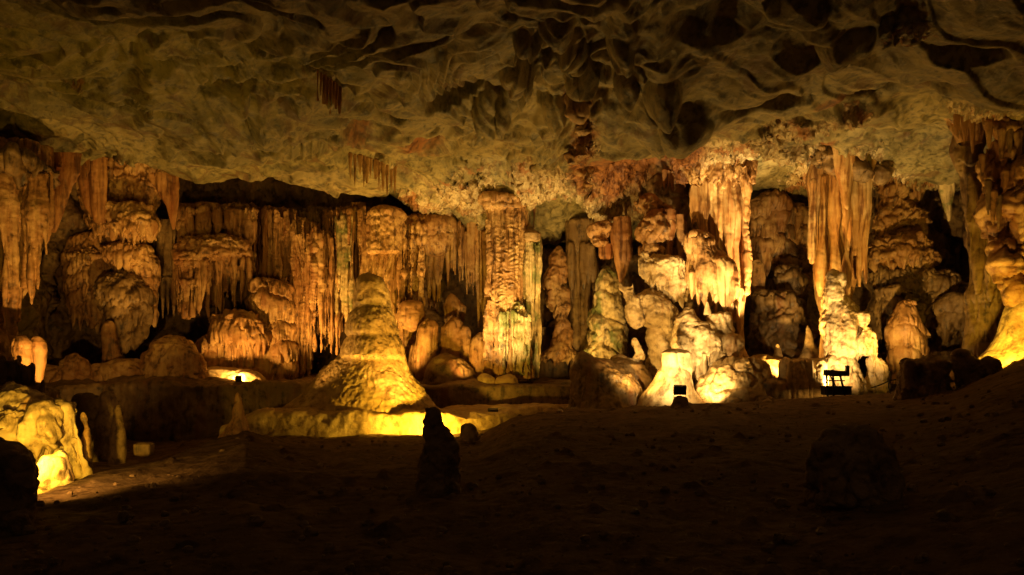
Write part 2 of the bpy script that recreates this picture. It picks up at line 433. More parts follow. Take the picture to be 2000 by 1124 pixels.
    c = mix(math_('MULTIPLY', ramp(fine, .55, .72), .35), c, tuple(x*.5 for x in mid))
    lk.new(c, bs.inputs['Base Color'])
    rr = ramp(med, .3, .7, rough[0], rough[1]); lk.new(rr, bs.inputs['Roughness'])
    bs.inputs['Specular IOR Level'].default_value = spec
    h = math_('ADD', math_('MULTIPLY', med, .6), math_('MULTIPLY', fine, .18))
    h = math_('ADD', h, math_('MULTIPLY', noise(st, 13, 4, .6), .5*streak))
    h = math_('ADD', h, math_('MULTIPLY', noise(full, 11, 6, .65), .35))
    if crust:
        v2 = nd.new('ShaderNodeTexVoronoi'); v2.inputs['Scale'].default_value = 9; lk.new(mp(1, 1, .5), v2.inputs['Vector'])
        h = math_('ADD', h, math_('MULTIPLY', math_('MULTIPLY', v2.outputs['Distance'], cf), 1.3))
    bp = nd.new('ShaderNodeBump'); bp.inputs['Strength'].default_value = bump; bp.inputs['Distance'].default_value = dist*2.2
    lk.new(h, bp.inputs['Height']); lk.new(bp.outputs[0], bs.inputs['Normal'])
    MAT[name] = m; return m
rock('ochre_flowstone', (.20, .105, .04), (.43, .235, .095), (.60, .41, .19), red=(.32, .135, .045), redamt=.25)
rock('red_flowstone', (.20, .075, .027), (.34, .155, .055), (.46, .25, .10), red=(.30, .09, .025), redamt=.35, streak=.75)
rock('orange_drapery', (.34, .15, .045), (.56, .32, .12), (.74, .56, .30), red=(.46, .19, .06), redamt=.25, streak=.9, bump=.3)
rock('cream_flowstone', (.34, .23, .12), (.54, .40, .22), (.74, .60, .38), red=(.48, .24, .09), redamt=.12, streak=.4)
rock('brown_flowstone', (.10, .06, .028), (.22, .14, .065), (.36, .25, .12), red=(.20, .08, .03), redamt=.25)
rock('mossy_flowstone', (.22, .16, .07), (.46, .35, .17), (.66, .54, .30), moss=.8, streak=.6)
rock('stalagmite_rock', (.27, .17, .07), (.48, .325, .14), (.62, .46, .24), streak=.25, bump=.6)
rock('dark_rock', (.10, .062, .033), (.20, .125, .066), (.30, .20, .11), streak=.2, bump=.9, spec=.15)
rock('wall_rock', (.075, .045, .022), (.17, .105, .05), (.27, .18, .085), red=(.17, .07, .03), redamt=.2, streak=.4, bump=.8)
rock('floor_dirt', (.07, .04, .021), (.125, .076, .04), (.19, .12, .065), streak=0, bump=.9, spec=.1, rough=(.8, .95))
rock('ceiling_rock', (.10, .084, .036), (.215, .18, .08), (.38, .31, .14), streak=0, bump=.6, spots=.5, crust=True, rough=(.45, .75))
def flat(name, col, rough=.5, metal=0.0):
    m = bpy.data.materials.new(name); m.use_nodes = True; b = m.node_tree.nodes['Principled BSDF']
    n = m.node_tree.nodes.new('ShaderNodeTexNoise'); n.inputs['Scale'].default_value = 30
    mx = m.node_tree.nodes.new('ShaderNodeMix'); mx.data_type = 'RGBA'
    mx.inputs[6].default_value = (*col, 1); mx.inputs[7].default_value = (*[c*.6 for c in col], 1)
    m.node_tree.links.new(n.outputs['Fac'], mx.inputs[0]); m.node_tree.links.new(mx.outputs[2], b.inputs['Base Color'])
    b.inputs['Roughness'].default_value = rough; b.inputs['Metallic'].default_value = metal
    MAT[name] = m
flat('black_metal', (.012, .011, .010), .5, .3); flat('grey_metal', (.05, .045, .04), .5, .6); flat('lamp_glass', (.02, .02, .02), .1)
flat('cable_rubber', (.015, .012, .01), .6)

exec_after = []
# ------------------------------------------------------------------ ceiling (one real vault)
# control points: photo column, row, distance
CP = [(-300,60,14),(0,0,13.2),(0,120,16),(0,220,20),(60,300,23.5),(250,0,13.2),(250,150,17),(250,320,26),(500,0,13.4),(500,200,19),(420,362,28),
      (740,392,29.3),(560,300,24.5),(750,0,13.5),(750,160,17.6),(760,300,23),(1000,0,13.6),(1000,120,17),(950,260,22),(950,360,27.3),
      (950,455,33),(1100,470,34),(1080,380,29),(1200,60,15.5),(1150,200,19.5),(1200,300,23),(1240,415,30),(1400,0,14.5),(1400,150,17.5),
      (1400,295,25.6),(1450,240,23),(1560,400,33.5),(1600,280,27),(1600,120,18),(1650,0,14),(1800,60,15),(1750,215,20.5),(1760,320,29.5),
      (1900,150,17),(1880,320,28),(2000,60,14.5),(2000,200,17.5),(2300,0,13),(2300,250,18),(1330,340,28),(1690,275,27)]
cpx = np.array([(p[0]-1000)/FPX*p[2] for p in CP]); cpy = np.array([p[2] for p in CP], float); cpz = np.array([(HOR-p[1])/FPX*p[2] for p in CP])
def ceil_base(x, y):
    num = 0; den = 0
    for a, b, c in zip(cpx, cpy, cpz):
        w = 1/(((x-a)**2+(y-b)**2)+1.2)**1.6; num = num+w*c; den = den+w
    z = num/den
    # beyond the lip above the left curtains the roof lifts into a dark slot
    px = x/y*FPX+1000
    lip = np.interp(px, [-400, 60, 170, 350, 500, 640, 740, 860, 920], [22.5, 23.8, 24.6, 26.9, 28.3, 29.0, 29.6, 31.5, 36])
    z = z + 1.6*sm(0, .7, y-lip)*(px < 925)
    return z
def find_y(px, py):
    u = (px-1000)/FPX; ys = np.linspace(9, 36, 800); f = ceil_base(u*ys, ys)-(HOR-py)/FPX*ys
    k = np.where(np.sign(f[:-1]) != np.sign(f[1:]))[0]
    return ys[k[0]] if len(k) else 30.0
# sculpted features: (px, py, half width px, half height px, metres, softness) positive = pocket eaten upward, negative = hanging boss
FEAT = [(245,90,30,12,.35),(470,110,26,20,.3),(680,92,40,14,.5),
        (440,180,46,8,.35),(720,275,44,20,1.1),(850,305,44,14,.7),(545,20,22,16,.5),(345,20,24,10,.4),
        (895,205,50,9,.7),(325,290,22,5,.4),(140,298,28,5,.5),
        (1050,130,34,26,.9),(1165,165,26,18,.7),(1240,340,88,24,1.5),(1400,40,70,24,.4),
        (1560,95,50,16,.4),(1500,175,70,10,.5),(1690,200,46,9,.5),(1900,130,60,12,.9),
        (1120,130,26,18,-.5),(1225,155,22,14,-.55),(1290,160,30,22,-.7),(1140,185,28,14,-.5),(1010,170,26,20,-.6),(960,240,30,18,-.5),
        (1090,60,28,22,-.4),(1210,90,20,20,-.5),(1000,235,24,16,-.4),(1080,240,26,14,-.5),(1340,210,40,14,-.5),(1480,235,26,8,-.35),
        (600,265,60,5,.4),(1030,90,26,12,-.5),(1620,240,60,8,-.3),(1560,40,50,16,-.4),(1650,90,40,16,-.4)]
# long cracks / steps: polyline in photo px, depth in metres, width m
CRACK = [([(565,118),(600,145),(650,175),(700,205),(765,232)], .35, .22), ([(590,268),(640,290),(690,318),(740,345)], .4, .3),
         ([(500,262),(560,262),(620,275)], .25, .2), ([(0,165),(60,180),(140,200)], .2, .25), ([(880,340),(960,345),(1040,330)], .3, .3),
         ([(1350,180),(1450,130),(1540,60),(1600,0)], .25, .5), ([(1300,240),(1420,190),(1500,150),(1640,40)], -.2, .5), ([(1240,60),(1330,180),(1400,170)], -.2, .4),
         ([(1440,255),(1560,215),(1700,205),(1830,190)], .35, .3), ([(1500,270),(1560,265),(1620,262)], -.3, .3), ([(250,230),(250,150),(262,90)], .25, .25)]
def make_ceiling():
    nu, nv = 1080, 520
    u = np.r_[np.linspace(-1.4, -.70, 90)[:-1], np.linspace(-.70, .70, nu), np.linspace(.70, 1.4, 90)[1:]]
    # distances spread so that detail is even over the picture
    k = np.linspace(0, 1, nv); rowpx = -190 + k*690
    Yv = np.interp(rowpx, [-190, 0, 120, 200, 300, 360, 420, 500], [9.8, 13.3, 16.6, 19.3, 23.8, 27.2, 31, 38.5])
    U, Yg = np.meshgrid(u, Yv)
    X = U*Yg
    Z = ceil_base(X, Yg)
    Pt = np.stack([X, Yg, Z], -1)
    px = U*FPX+1000
    d = np.zeros_like(Z)
    # broad folds, running away from the viewer
    wx = X + 1.6*pn(X*.30, Yg*.30, 0*X, 3); wy = Yg + 1.6*pn(X*.30, Yg*.30, 0*X+5, 4)
    d += .75*pn(wx*.17, wy*.13, 0*X+1.5, 5)
    flow = (X*.80+Yg*.60); cross = (-X*.60+Yg*.80)          # folds sweep away to the right on the right half
    bl = sm(1250, 1500, px)
    gx = flow*.35; gy = cross*1.15+.6*pn(X*.4, Yg*.4, 0*X, 44); hx = wx; hy = wy*.62
    def two(f, q, sd): return (1-bl)*pn(hx*f, hy*f, 0*X+q, sd)*1.0 + bl*pn(gx*f, gy*f, 0*X+q, sd+50)
    def tab(f, q, sd, pw=1.0): return (1-bl)*np.power(np.abs(pn(hx*f, hy*f, 0*X+q, sd))*2+1e-4, pw) + bl*np.power(np.abs(pn(gx*f, gy*f, 0*X+q, sd+50))*2+1e-4, pw)
    nearf = .45+.55*sm(14, 24, Yg)
    d += .30*nearf*(1-.45*sm(1000, 1300, px))*(tab(.46, 2.5, 6, .9)-.5) + .42*two(.40, 8.5, 16)
    amp = (.55-.25*sm(1250, 1450, px)) + .25*sm(930, 1050, px)*(1-sm(1330, 1450, px))*sm(26, 20, Yg)
    d += .24*amp*(tab(1.15, 3.5, 7)-.5) + .14*two(1.0, 9.5, 17)
    d += .12*amp*(tab(2.4, 4.5, 8)-.5)
    # thin overlapping layers ending in small lips
    hh = two(.33, 6.5, 46)*5 + two(1.1, 7.5, 147)*1.1
    fr = hh-np.floor(hh); d += (.19-.10*bl)*((np.floor(hh)+sm(.82, 1.0, fr)) - hh*.9)
    # scallops eaten upwards
    sc = pn(wx*.9, wy*.55, 0*X+9.5, 15); d += .6*np.clip(sc-.25, 0, 1)**1.2
    for (fx, fy, rx, ry, am) in FEAT:
        y0 = find_y(fx, fy); x0 = (fx-1000)/FPX*y0; z0 = (HOR-fy)/FPX*y0
        rxx = rx/FPX*y0; ryy = ry/FPX*y0*y0/max(z0, 3)
        q = np.sqrt(((X-x0)/rxx)**2 + ((Yg-y0)/ryy)**2) + .35*pn(X*1.2, Yg*.9, 0*X, 21)
        if am > 0: d += am*np.clip(1-(q/1.3)**2, 0, 1)**.8
        else: d += am*np.sqrt(np.clip(1-np.clip(q/1.25, 0, 1)**2, 0, 1))
    for (pl, am, w) in CRACK:
        pts = []
        for (a, b) in pl:
            y0 = find_y(a, b); pts.append(((a-1000)/FPX*y0, y0))
        best = np.full(Z.shape, 1e9)
        for (a, b) in zip(pts[:-1], pts[1:]):
            ax, ay = a; bx, by = b; L2 = (bx-ax)**2+(by-ay)**2
            t = np.clip(((X-ax)*(bx-ax)+(Yg-ay)*(by-ay))/L2, 0, 1)
            best = np.minimum(best, np.hypot(X-ax-t*(bx-ax), Yg-ay-t*(by-ay)))
        best = best + .25*pn(X*1.5, Yg*1.5, 0*X, 23)
        d += am*sm(w*2, w*.3, best)
    Pt[..., 2] += d
    Nn = normals(Pt, False); Nn *= -np.sign(Nn[..., 2:3])          # down
    # crust regions (pale popcorn and drip crust)
    cr = np.zeros_like(Z)
    for (fx, fy, rx, ry, s) in [(920,375,80,24,.8),(1060,345,60,24,1),(1200,400,70,18,.85),(1400,315,75,30,1.2),(1480,250,40,18,1.1),(1560,240,70,18,.9),
                                (1540,275,50,16,1.1),(1620,320,70,36,1),(1700,330,60,30,1),(1800,330,60,14,1),(1660,225,60,14,.7),(1790,90,60,16,.7),
                                (150,175,30,8,.7),(250,285,20,6,.8),(300,330,40,12,.5),(520,385,60,8,.4),(1120,375,50,16,.6),(1900,230,60,24,.8),(760,330,40,8,.5),(1330,360,40,14,.8),
                                (830,400,60,16,.8),(270,200,14,30,.5),(470,300,60,20,.3),(1160,210,30,10,.4),(1150,290,30,30,.7)]:
        y0 = find_y(fx, fy); x0 = (fx-1000)/FPX*y0; z0 = (HOR-fy)/FPX*y0
        q = ((X-x0)/(rx/FPX*y0))**2 + ((Yg-y0)/(ry/FPX*y0*y0/max(z0, 3)))**2
        cr = np.maximum(cr, s*np.exp(-q*.7))
    ru = np.zeros_like(Z)
    for (fx, fy, rx, ry, s) in [(1240,325,105,34,1.8),(830,312,50,12,1),(1135,300,26,60,1),(1640,195,50,10,1),(645,190,40,20,.6),(690,290,50,14,.7),(20,180,40,16,.5),(1600,270,40,10,.8),(1130,215,34,14,1),(1330,350,40,18,1),(280,330,60,12,.5)]:
        y0 = find_y(fx, fy); x0 = (fx-1000)/FPX*y0; z0 = (HOR-fy)/FPX*y0
        q = ((X-x0)/(rx/FPX*y0))**2 + ((Yg-y0)/(ry/FPX*y0*y0/max(z0, 3)))**2
        ru = np.maximum(ru, s*np.exp(-q*.7))
    p = Pt.copy()
    dd = .04*fbm(p, 1.6, 2, 31) + .012*(np.abs(pn(wx*5, wy*3.0, 0*X, 33))*2) + .010*fbm(p, 7, 2, 35)
    cm = sm(.35, .6, cr+.35*fbm(p, 1.2, 2, 37))
    dr = np.abs(pn(X*4.2, Yg*3.0, Z*.5, 39))*2; dr2 = np.abs(pn(X*8.2, Yg*6.0, Z*.5, 40))*2
    dd += cm*(.06 + .16*np.clip(dr-.35, 0, 1) + .20*np.clip(dr2-.3, 0, 1))
    Pt = Pt + Nn*dd[..., None]
    Pt[..., 2] += CZ
    global CEILP
    CEILP = Pt
    o = build_grid('cave_ceiling', Pt, MAT['ceiling_rock'], attrs={'crust': cr, 'rust': ru}, flip=True)
    tag(o, kind='structure')
make_ceiling()

# ------------------------------------------------------------------ floor
RX = np.array([-500, 0, 80, 290, 400, 480, 560, 650, 800, 940, 1000, 1060, 1250, 1450, 1600, 1760, 1860, 1950, 2000, 2400])
RP = np.array([1000, 985, 968, 912, 872, 843, 855, 862, 860, 850, 818, 803, 797, 788, 779, 767, 748, 714, 697, 560])
RY = np.array([8.5, 9, 10, 12.5, 15, 17, 19, 20, 20.6, 20.6, 21, 21.5, 21.5, 21.5, 22, 22, 21.5, 20.5, 20, 20.])
RZ = -(RP-HOR)/FPX*RY
RZB = np.interp(RX, [-500, 0, 300, 400, 560, 940, 1000, 1060, 1300, 1900, 2400], [-2.3, -2.4, -2.7, -2.6, -2.3, -2.3, -2.2, -1.95, -1.50, -1.35, -.9])   # ground behind the ridge
def ground(x, y):
    px = x/np.maximum(y, .5)*FPX+1000
    yr = np.interp(px, RX, RY); zr = np.interp(px, RX, RZ); zb = np.interp(px, RX, RZB)
    znear = -1.50 + .35*sm(1500, 2300, px)*1.2
    t = np.clip((y-4.5)/(yr-4.5), 0, 1)
    z = znear + (zr-znear)*(t**1.3)
    z2 = zr + (zb-zr)*sm(0, 1.6, y-yr)
    z = np.where(y > yr, z2, z)
    # far terrace everywhere at the back
    yt = np.interp(px, [-400, 100, 600, 1100, 1300, 2400], [25.4, 25.4, 25.4, 28.2, 29.5, 29])
    z = z + (-1.02-z)*sm(.1, .8, y-yt)
    return z
def GZ(px, Y):
    return float(ground(np.array([(px-1000)/FPX*Y]), np.array([Y]))[0])
def make_floor():
    nu, nv = 760, 520
    u = np.r_[np.linspace(-1.6, -.70, 60)[:-1], np.linspace(-.70, .70, nu), np.linspace(.70, 1.6, 60)[1:]]
    rowpx = np.linspace(1500, 730, nv)
    Yv = 1.5*FPX/(rowpx-HOR)                                   # even over the picture on flat ground
    Yv = np.unique(np.r_[Yv[Yv < 18], np.linspace(18, 37, 300)])
    U, Yg = np.meshgrid(u, Yv); X = U*Yg
    Z = ground(X, Yg)
    P0 = np.stack([X, Yg, Z], -1)
    Z = Z + .10*fbm(P0, .35, 2, 201) + .05*fbm(P0, 1.1, 3, 203) + .012*fbm(P0, 4.5, 3, 205)
    st = np.clip(pn(X*3.2, Yg*3.2, 0*X, 207)-.48, 0, 1); Z = Z + .30*st
    Pt = np.stack([X, Yg, Z+CZ], -1)
    o = build_grid('cave_floor', Pt, MAT['floor_dirt'], flip=False); tag(o, kind='structure')
make_floor()

# ------------------------------------------------------------------ back and side walls of the chamber
def W2(px, Y): return ((px-1000)/FPX*Y, Y)
def wall_prof(cols, res):
    zb, zt = cols[0], cols[1]
    M = int(10.5/res); v = np.linspace(0, 1, M)[:, None]
    z = zb[None]+(zt-zb)[None]*v
    off = 1.2*(v-.45)**2*4*0 + .9*np.sin(v*2.2) + .5*pn(cols[0][None]*0+np.arange(len(zb))[None]*res*.25, z*.45, 0*z, 9)
    return -off, z
wp = [(-1000/1.0, 0)]
pts = [(-15.0, 2.0, -1, 9.0), (-15.2, 9.0, -1, 9.2), (*W2(-330, 17), -1, 9.2), (*W2(-120, 24), -1, 9.4), (*W2(60, 30), -1, 9.6), (*W2(300, 32.5), -1, 9.8), (*W2(700, 33.5), -1, 9.6), (*W2(900, 35), -1, 8.6),
       (*W2(1100, 36.5), -1, 8.2), (*W2(1300, 36), -1, 9.2), (*W2(1540, 36), -1, 9.8), (*W2(1750, 33.5), -1, 9.8), (*W2(1900, 32), -1, 9.8), (*W2(2060, 26), -1, 9.8), (*W2(2330, 17), -1, 9.4), (15.2, 9.0, -1, 9.2), (15.0, 2.0, -1, 9.0)]
o = strip('cave_wall', pts, wall_prof, 'wall_rock', dict(lump=[(.25, .6), (.7, .3), (1.6, .12)], flute=(3.0, .10), tier=(.9, .30, .25), rough=.03), res=.055, seed=11)
tag(o, kind='structure')

# ------------------------------------------------------------------ ledges
def ledge(name, label, pts, mat='stalagmite_rock', back=4.0, seed=3, res=.04, sc=None, cat='rock ledge', overhang=.0):
    """pts: (px, Y, top row, bottom z rel. camera)"""
    pl = []
    for (px, Y, pt, zb) in pts:
        x, y = W2(px, Y); pl.append((x, y, CZ-(pt-HOR)/FPX*Y, CZ+zb))
    def prof(cols, res_):
        zt, zb = cols
        a = np.linspace(0, 1, 26)[:, None]; b = np.linspace(0, math.pi/2, 9)[1:, None]; c = np.linspace(0, 1, 40)[1:, None]
        r = .16
        z1 = zb[None]+(zt-r-zb)[None]*a; o1 = .18*(a-1)*-1*0 - .16*(1-a) + 0*z1
        z2 = (zt-r)[None]+r*np.sin(b); o2 = r*(1-np.cos(b))+0*z2
        z3 = zt[None]+0*c+.04*np.sin(c*3); o3 = r+back*c**1.5+0*z3
        return np.concatenate([o1, o2, o3]), np.concatenate([z1, z2, z3])
    o = strip(name, pl, prof, mat, sc or dict(lump=[(.5, .12), (1.4, .04)], rough=.018), res=res, seed=seed)
    tag(o, label, cat); return o
ledge('rock_ledge', 'low rock step brightly lit yellow behind the dark foreground stalagmite, under the giant stalagmite',
      [(430,22.2,835,-2.9),(490,22.0,812,-2.9),(560,22.0,808,-2.9),(700,22.1,807,-2.9),(830,22.3,806,-2.9),(920,22.9,808,-2.9),(990,23.8,806,-2.8),(1060,25.0,800,-2.7),(1140,26.0,792,-2.6)], back=2.5, seed=21)
ledge('rock_ledge', 'long flat terrace edge in shadow under the left curtains, beside the small black lamp',
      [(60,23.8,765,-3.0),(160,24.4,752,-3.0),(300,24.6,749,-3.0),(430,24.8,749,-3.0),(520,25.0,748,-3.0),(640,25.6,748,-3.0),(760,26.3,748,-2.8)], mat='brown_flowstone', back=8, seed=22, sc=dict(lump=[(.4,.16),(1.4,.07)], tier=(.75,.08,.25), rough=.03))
ledge('rock_ledge', 'brown terrace edge in front of the tall central column',
      [(760,26.6,752,-2.6),(850,26.4,755,-2.6),(950,26.4,752,-2.6),(1050,26.6,753,-2.5),(1140,27.2,750,-2.4),(1200,28.0,748,-2.0)], mat='wall_rock', back=7, seed=23)

# ------------------------------------------------------------------ formations
def one(name, label, cat, rows, Y, mat, style='flute', group=None, **k):
    o = body(name, rows, Y, mat, style, **k); tag(o, label, cat, group); return o

# ---- far left
t = thing('column', 'broad fluted orange column at the left edge of the photo, narrowing to its foot', 'column')
fuse('shaft', None, None, 'ochre_flowstone', 'flute', [([(285,-110,100),(360,-105,94),(450,-95,76),(520,-80,60),(580,-60,44),(635,-50,26),(665,-50,24)],21.3,dict(depth=.6,capt=0,capb=0))]+pleats(-60,106,[(-60,330),(20,338),(106,322)],[(-60,660),(20,660),(60,600),(84,560),(106,440)],20.8,13,slab=False,dep=.5), parent=t, voxel=.03, flute=(4.0,.09), smooth=3)
body('base', [(628,-60,30),(650,-70,30),(690,-80,40),(760,-90,60)], 21, 'ochre_flowstone', 'tier', t, depth=.8, capt=14)
body('drapery', [(300,96,158),(340,95,152),(400,96,128),(450,92,108)], 21.8, 'red_flowstone', 'flute', t, depth=.4, drop=.35)
body('collar', [(318,-60,100),(335,-60,112),(350,-50,108),(362,-50,96)], 20.8, 'brown_flowstone', 'cauli', t, depth=.8, capt=10, capb=10)
one('stalagmite', 'pair-topped dome stalagmite with hanging fringe beside the foot of the left edge column', 'stalagmite', [(655,28,56),(675,22,60),(710,24,62),(765,20,66)], 19.5, 'ochre_flowstone', 'smalltier', capt=16)
one('stalagmite', 'rounded dome stalagmite right of its twin near the left edge', 'stalagmite', [(657,60,84),(680,56,90),(710,58,88),(740,60,84),(775,56,90)], 19.8, 'ochre_flowstone', 'smooth', capt=16)
fuse('melted_rock', 'dark tangle of drooping stone tongues below the twin domes at the left edge', 'rock formation', 'brown_flowstone', 'smooth',
     [([(745,-60,100),(765,-60,118),(810,-60,116)],17)] + [([(a,px-w*.4,px+w*.4),(a+25,px-w*.6,px+w*.55),(b,px-w*.35,px+w*.35)],17.1) for (px,a,b,w) in [(10,690,775,30),(38,686,770,24),(62,702,765,20),(-20,690,775,34),(24,720,780,14)]] +
     [([(738,80,86),(755,74,92),(790,68,98),(812,60,108)],16.6)], voxel=.028, smooth=4, flute=(3,.05))
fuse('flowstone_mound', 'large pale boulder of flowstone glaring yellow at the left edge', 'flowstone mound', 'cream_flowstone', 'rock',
     [([(783,-40,70),(800,-60,112),(830,-70,138),(870,-70,132),(910,-70,110),(970,-80,100)],13.6,dict(depth=.7,capt=24)), ([(792,104,138),(815,110,154),(850,122,157),(890,136,164),(930,150,176)],13.3,dict(capt=12)),
      ([(790,60,110),(820,70,120),(850,66,110),(876,60,96)],13.0,dict(capt=14,capb=18)), ([(800,0,50),(830,-5,60),(860,0,50)],13.0,dict(capt=14,capb=18))], voxel=.024, smooth=4, flute=(4.2,.09), tier=(.9,.10,.3), drop=.35)
one('stalagmite', 'thin crooked spike of stone with a hooked tip right of the yellow flowstone boulder', 'stalagmite', [(806,164,172),(818,165,176),(838,172,180),(860,166,182),(890,158,184),(930,150,190)], 13.6, 'ochre_flowstone', 'silh', capt=6, wob=.1)
one('boulder', 'knobbly boulder lit yellow on its left side, right of the dark edge boulder', 'boulder', [(874,112,132),(890,88,142),(915,74,152),(945,72,156),(985,76,150)], 11.2, 'cream_flowstone', 'rock', capt=14, lump=[(.9,.14),(2.2,.10),(5,.03)], knob=(3,.08))
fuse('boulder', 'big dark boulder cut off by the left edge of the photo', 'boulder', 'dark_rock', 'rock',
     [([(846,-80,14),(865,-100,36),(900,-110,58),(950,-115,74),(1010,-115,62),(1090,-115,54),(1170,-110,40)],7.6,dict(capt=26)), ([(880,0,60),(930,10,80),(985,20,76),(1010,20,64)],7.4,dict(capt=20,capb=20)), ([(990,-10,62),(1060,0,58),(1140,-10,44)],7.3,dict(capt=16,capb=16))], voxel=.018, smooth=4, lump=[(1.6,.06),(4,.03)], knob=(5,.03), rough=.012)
# dark stumps left
t = thing('stalagmite', 'group of broken dark stumps in shadow left of the terrace pit', 'stalagmite')
body('stump', [(762,198,226),(775,194,228),(820,190,236),(900,186,244)], 15.5, 'dark_rock', 'silh', t, capt=8)
body('stump', [(766,150,190),(790,146,200),(840,144,206),(900,140,212)], 15.8, 'dark_rock', 'silh', t, capt=10)
body('stump', [(788,226,238),(810,222,242),(905,216,246)], 15.2, 'dark_rock', 'silh', t, capt=6)
one('stone_block', 'small pale squared stone block lying in the dark pit at left', 'stone block', [(864,266,296),(868,264,298),(884,264,298),(892,267,294)], 14.6, 'brown_flowstone', 'smooth', capt=4, capb=4, sup=.35, lump=[(2,.02)], knob=None)
one('stalagmite', 'small pointed cone stalagmite on the dirt slope left of the giant stalagmite', 'stalagmite', [(766,461,467),(782,457,473),(800,453,478),(812,453,479),(832,446,486),(848,436,492),(866,420,504)], 17.6, 'ochre_flowstone', 'rock', capt=6, lump=[(1.5,.07),(4,.03)], knob=(3,.04))

# ---- back wall, left bay
t = thing('flowstone_wall', 'tiered brown flowstone wall between the left edge column and the curtains', 'flowstone')
fuse('upper_tier', None, None, 'ochre_flowstone', 'tier', [([(310,130,330),(350,150,325),(400,160,310),(440,170,308)],29.6,dict(depth=.3)), ([(366,160,196),(385,150,206),(415,164,196)],28.7), ([(395,196,300),(430,170,306),(452,190,300)],29.0,dict(depth=.5)), ([(420,225,300),(455,215,305)],28.8)], parent=t, drop=.4, tier=(.8,.14,.3), knob=(2.2,.10))
fuse('middle_tier', None, None, 'ochre_flowstone', 'smalltier', [([(455,142,215),(500,126,250),(560,124,300),(600,135,300),(620,150,290)],29.7,dict(depth=.35)), ([(475,190,290),(505,200,300),(520,210,290)],29.0,dict(depth=.5)), ([(500,240,304),(560,250,306),(600,270,304),(630,280,300)],29.2,dict(depth=.6)), ([(490,140,210),(560,130,215)],29.3,dict(depth=.4))], parent=t, drop=.5, flute=(4.6,.12), tier=(.55,.16,.25))
fuse('lower_tier', None, None, 'brown_flowstone', 'tier', [([(530,210,268),(570,198,290),(600,196,292)],28.7,dict(capt=20)), ([(595,210,262),(640,205,255),(700,210,245)],28.5), ([(590,262,300),(640,250,285),(690,240,262)],28.8)], parent=t, drop=.2)
one('stalagmite', 'pale streaked nub standing below the tiered left wall', 'stalagmite', [(626,206,222),(650,203,228),(680,204,230),(712,200,236)], 27.6, 'ochre_flowstone', 'rock', capt=8)
for (x0, x1, a, lb) in [(110,185,688,'greenish rounded rock mound left on the back terrace'),(180,290,700,'low brown rock mound in the middle of the left terrace'),(290,385,655,'shadowed boulder slope behind the small black lamp, left end'),(60,130,712,'small dim mound beside the twin domes')]:
    one('rock_mound', lb, 'rock mound', [(a,x0+20,x1-25),(a+16,x0+4,x1-6),(a+40,x0-8,x1+8),(770,x0-18,x1+22)], 26.3, 'ochre_flowstone', 'lumpy', capt=18, depth=.7, lump=[(.6,.16),(1.5,.08)])
one('drapery', 'dark red stone drapery with a straight edge hanging beside the lip above the left curtains', 'drapery', [(310,150,205),(350,160,210),(400,170,208),(430,186,206)], 28.4, 'red_flowstone', 'sheet', depth=.2, drop=.3)
one('drapery', 'narrow red stone drapery pointing down left of the first curtain block', 'drapery', [(340,290,352),(360,300,352),(400,326,349),(445,336,342)], 28.4, 'red_flowstone', 'sheet', depth=.3, drop=.1)
one('drapery', 'short hooked stone flag under the roof edge above the left cavity', 'drapery', [(300,158,176),(330,156,176),(352,160,168)], 24.5, 'red_flowstone', 'sheet', depth=.3)
t = thing('stalactite_cluster', 'cluster of dim grey fluted stalactites left of the first curtain block', 'stalactites')
body('curtain', [(430,300,345),(480,300,345),(560,304,344),(580,306,340)], 30, 'brown_flowstone', 'flute', t, depth=.5)
for (px, b, w) in [(307,600,14),(318,622,12),(328,616,14),(339,618,12),(348,600,10)]:
    tip('point', px, 540, b, w, 29.8, 'brown_flowstone', t)

# ---- curtains 340 - 790
t = thing('flowstone_curtain', 'leftmost block of the fluted curtain row, with a canopy of tiers and fringe', 'curtain')
fuse('upper_sheet', None, None, 'ochre_flowstone', 'flute', pleats(350,492,[(350,404),(400,398),(440,404),(490,398)],[(350,500),(490,500)],30.3,9), parent=t, voxel=.03, smooth=3, flute=(5.2,.12), tier=(.95,.10,.2))
fuse('canopy', None, None, 'ochre_flowstone', 'smooth', [([(460,390,440),(470,356,480),(490,342,490),(508,346,488)],29.4,dict(depth=.5)), ([(462,400,430),(478,385,450)],29.0), ([(490,342,402),(515,340,404)],29.0)], parent=t, knob=(2.6,.10), flute=(5,.06), rough=.03)
fuse('left_fringe', None, None, 'ochre_flowstone', 'flute', pleats(341,404,[(341,505),(404,505)],[(341,600),(370,622),(404,605)],29.1,8,slabdrop=10,dep=.3)+[([(505,338,404),(515,337,405),(522,342,402)],29.0,dict(depth=.6,capt=5,capb=4)), ([(545,343,404),(552,341,404),(558,346,402)],29.0,dict(depth=.6,capt=5,capb=4))], parent=t, flute=(4.4,.10), smooth=3, drop=.3)
fuse('right_fringe', None, None, 'ochre_flowstone', 'flute', pleats(398,492,[(398,490),(492,490)],[(398,630),(425,650),(440,600),(470,605),(492,570)],29.5,11,slabdrop=45,dep=.4), parent=t, flute=(4.4,.10), smooth=3, drop=.3)
fuse('flowstone_dome', 'jellyfish shaped flowstone dome with a hanging fringe behind the small black lamp', 'flowstone', 'ochre_flowstone', 'fineflute',
     [([(606,430,480),(625,418,512),(650,414,526),(672,414,530)],28.7,dict(capt=26,capb=6,depth=.6)), ([(660,420,534),(745,424,536)],29.1,dict(depth=.5)), ([(580,480,540),(620,490,560),(700,480,565),(745,470,570)],29.8,dict(depth=.4)), ([(655,396,430),(690,380,430),(745,380,440)],28.9,dict(capt=18))],
     smooth=4, flute=(4.0,.14), tier=(1.3,.16,.3), drop=.5)
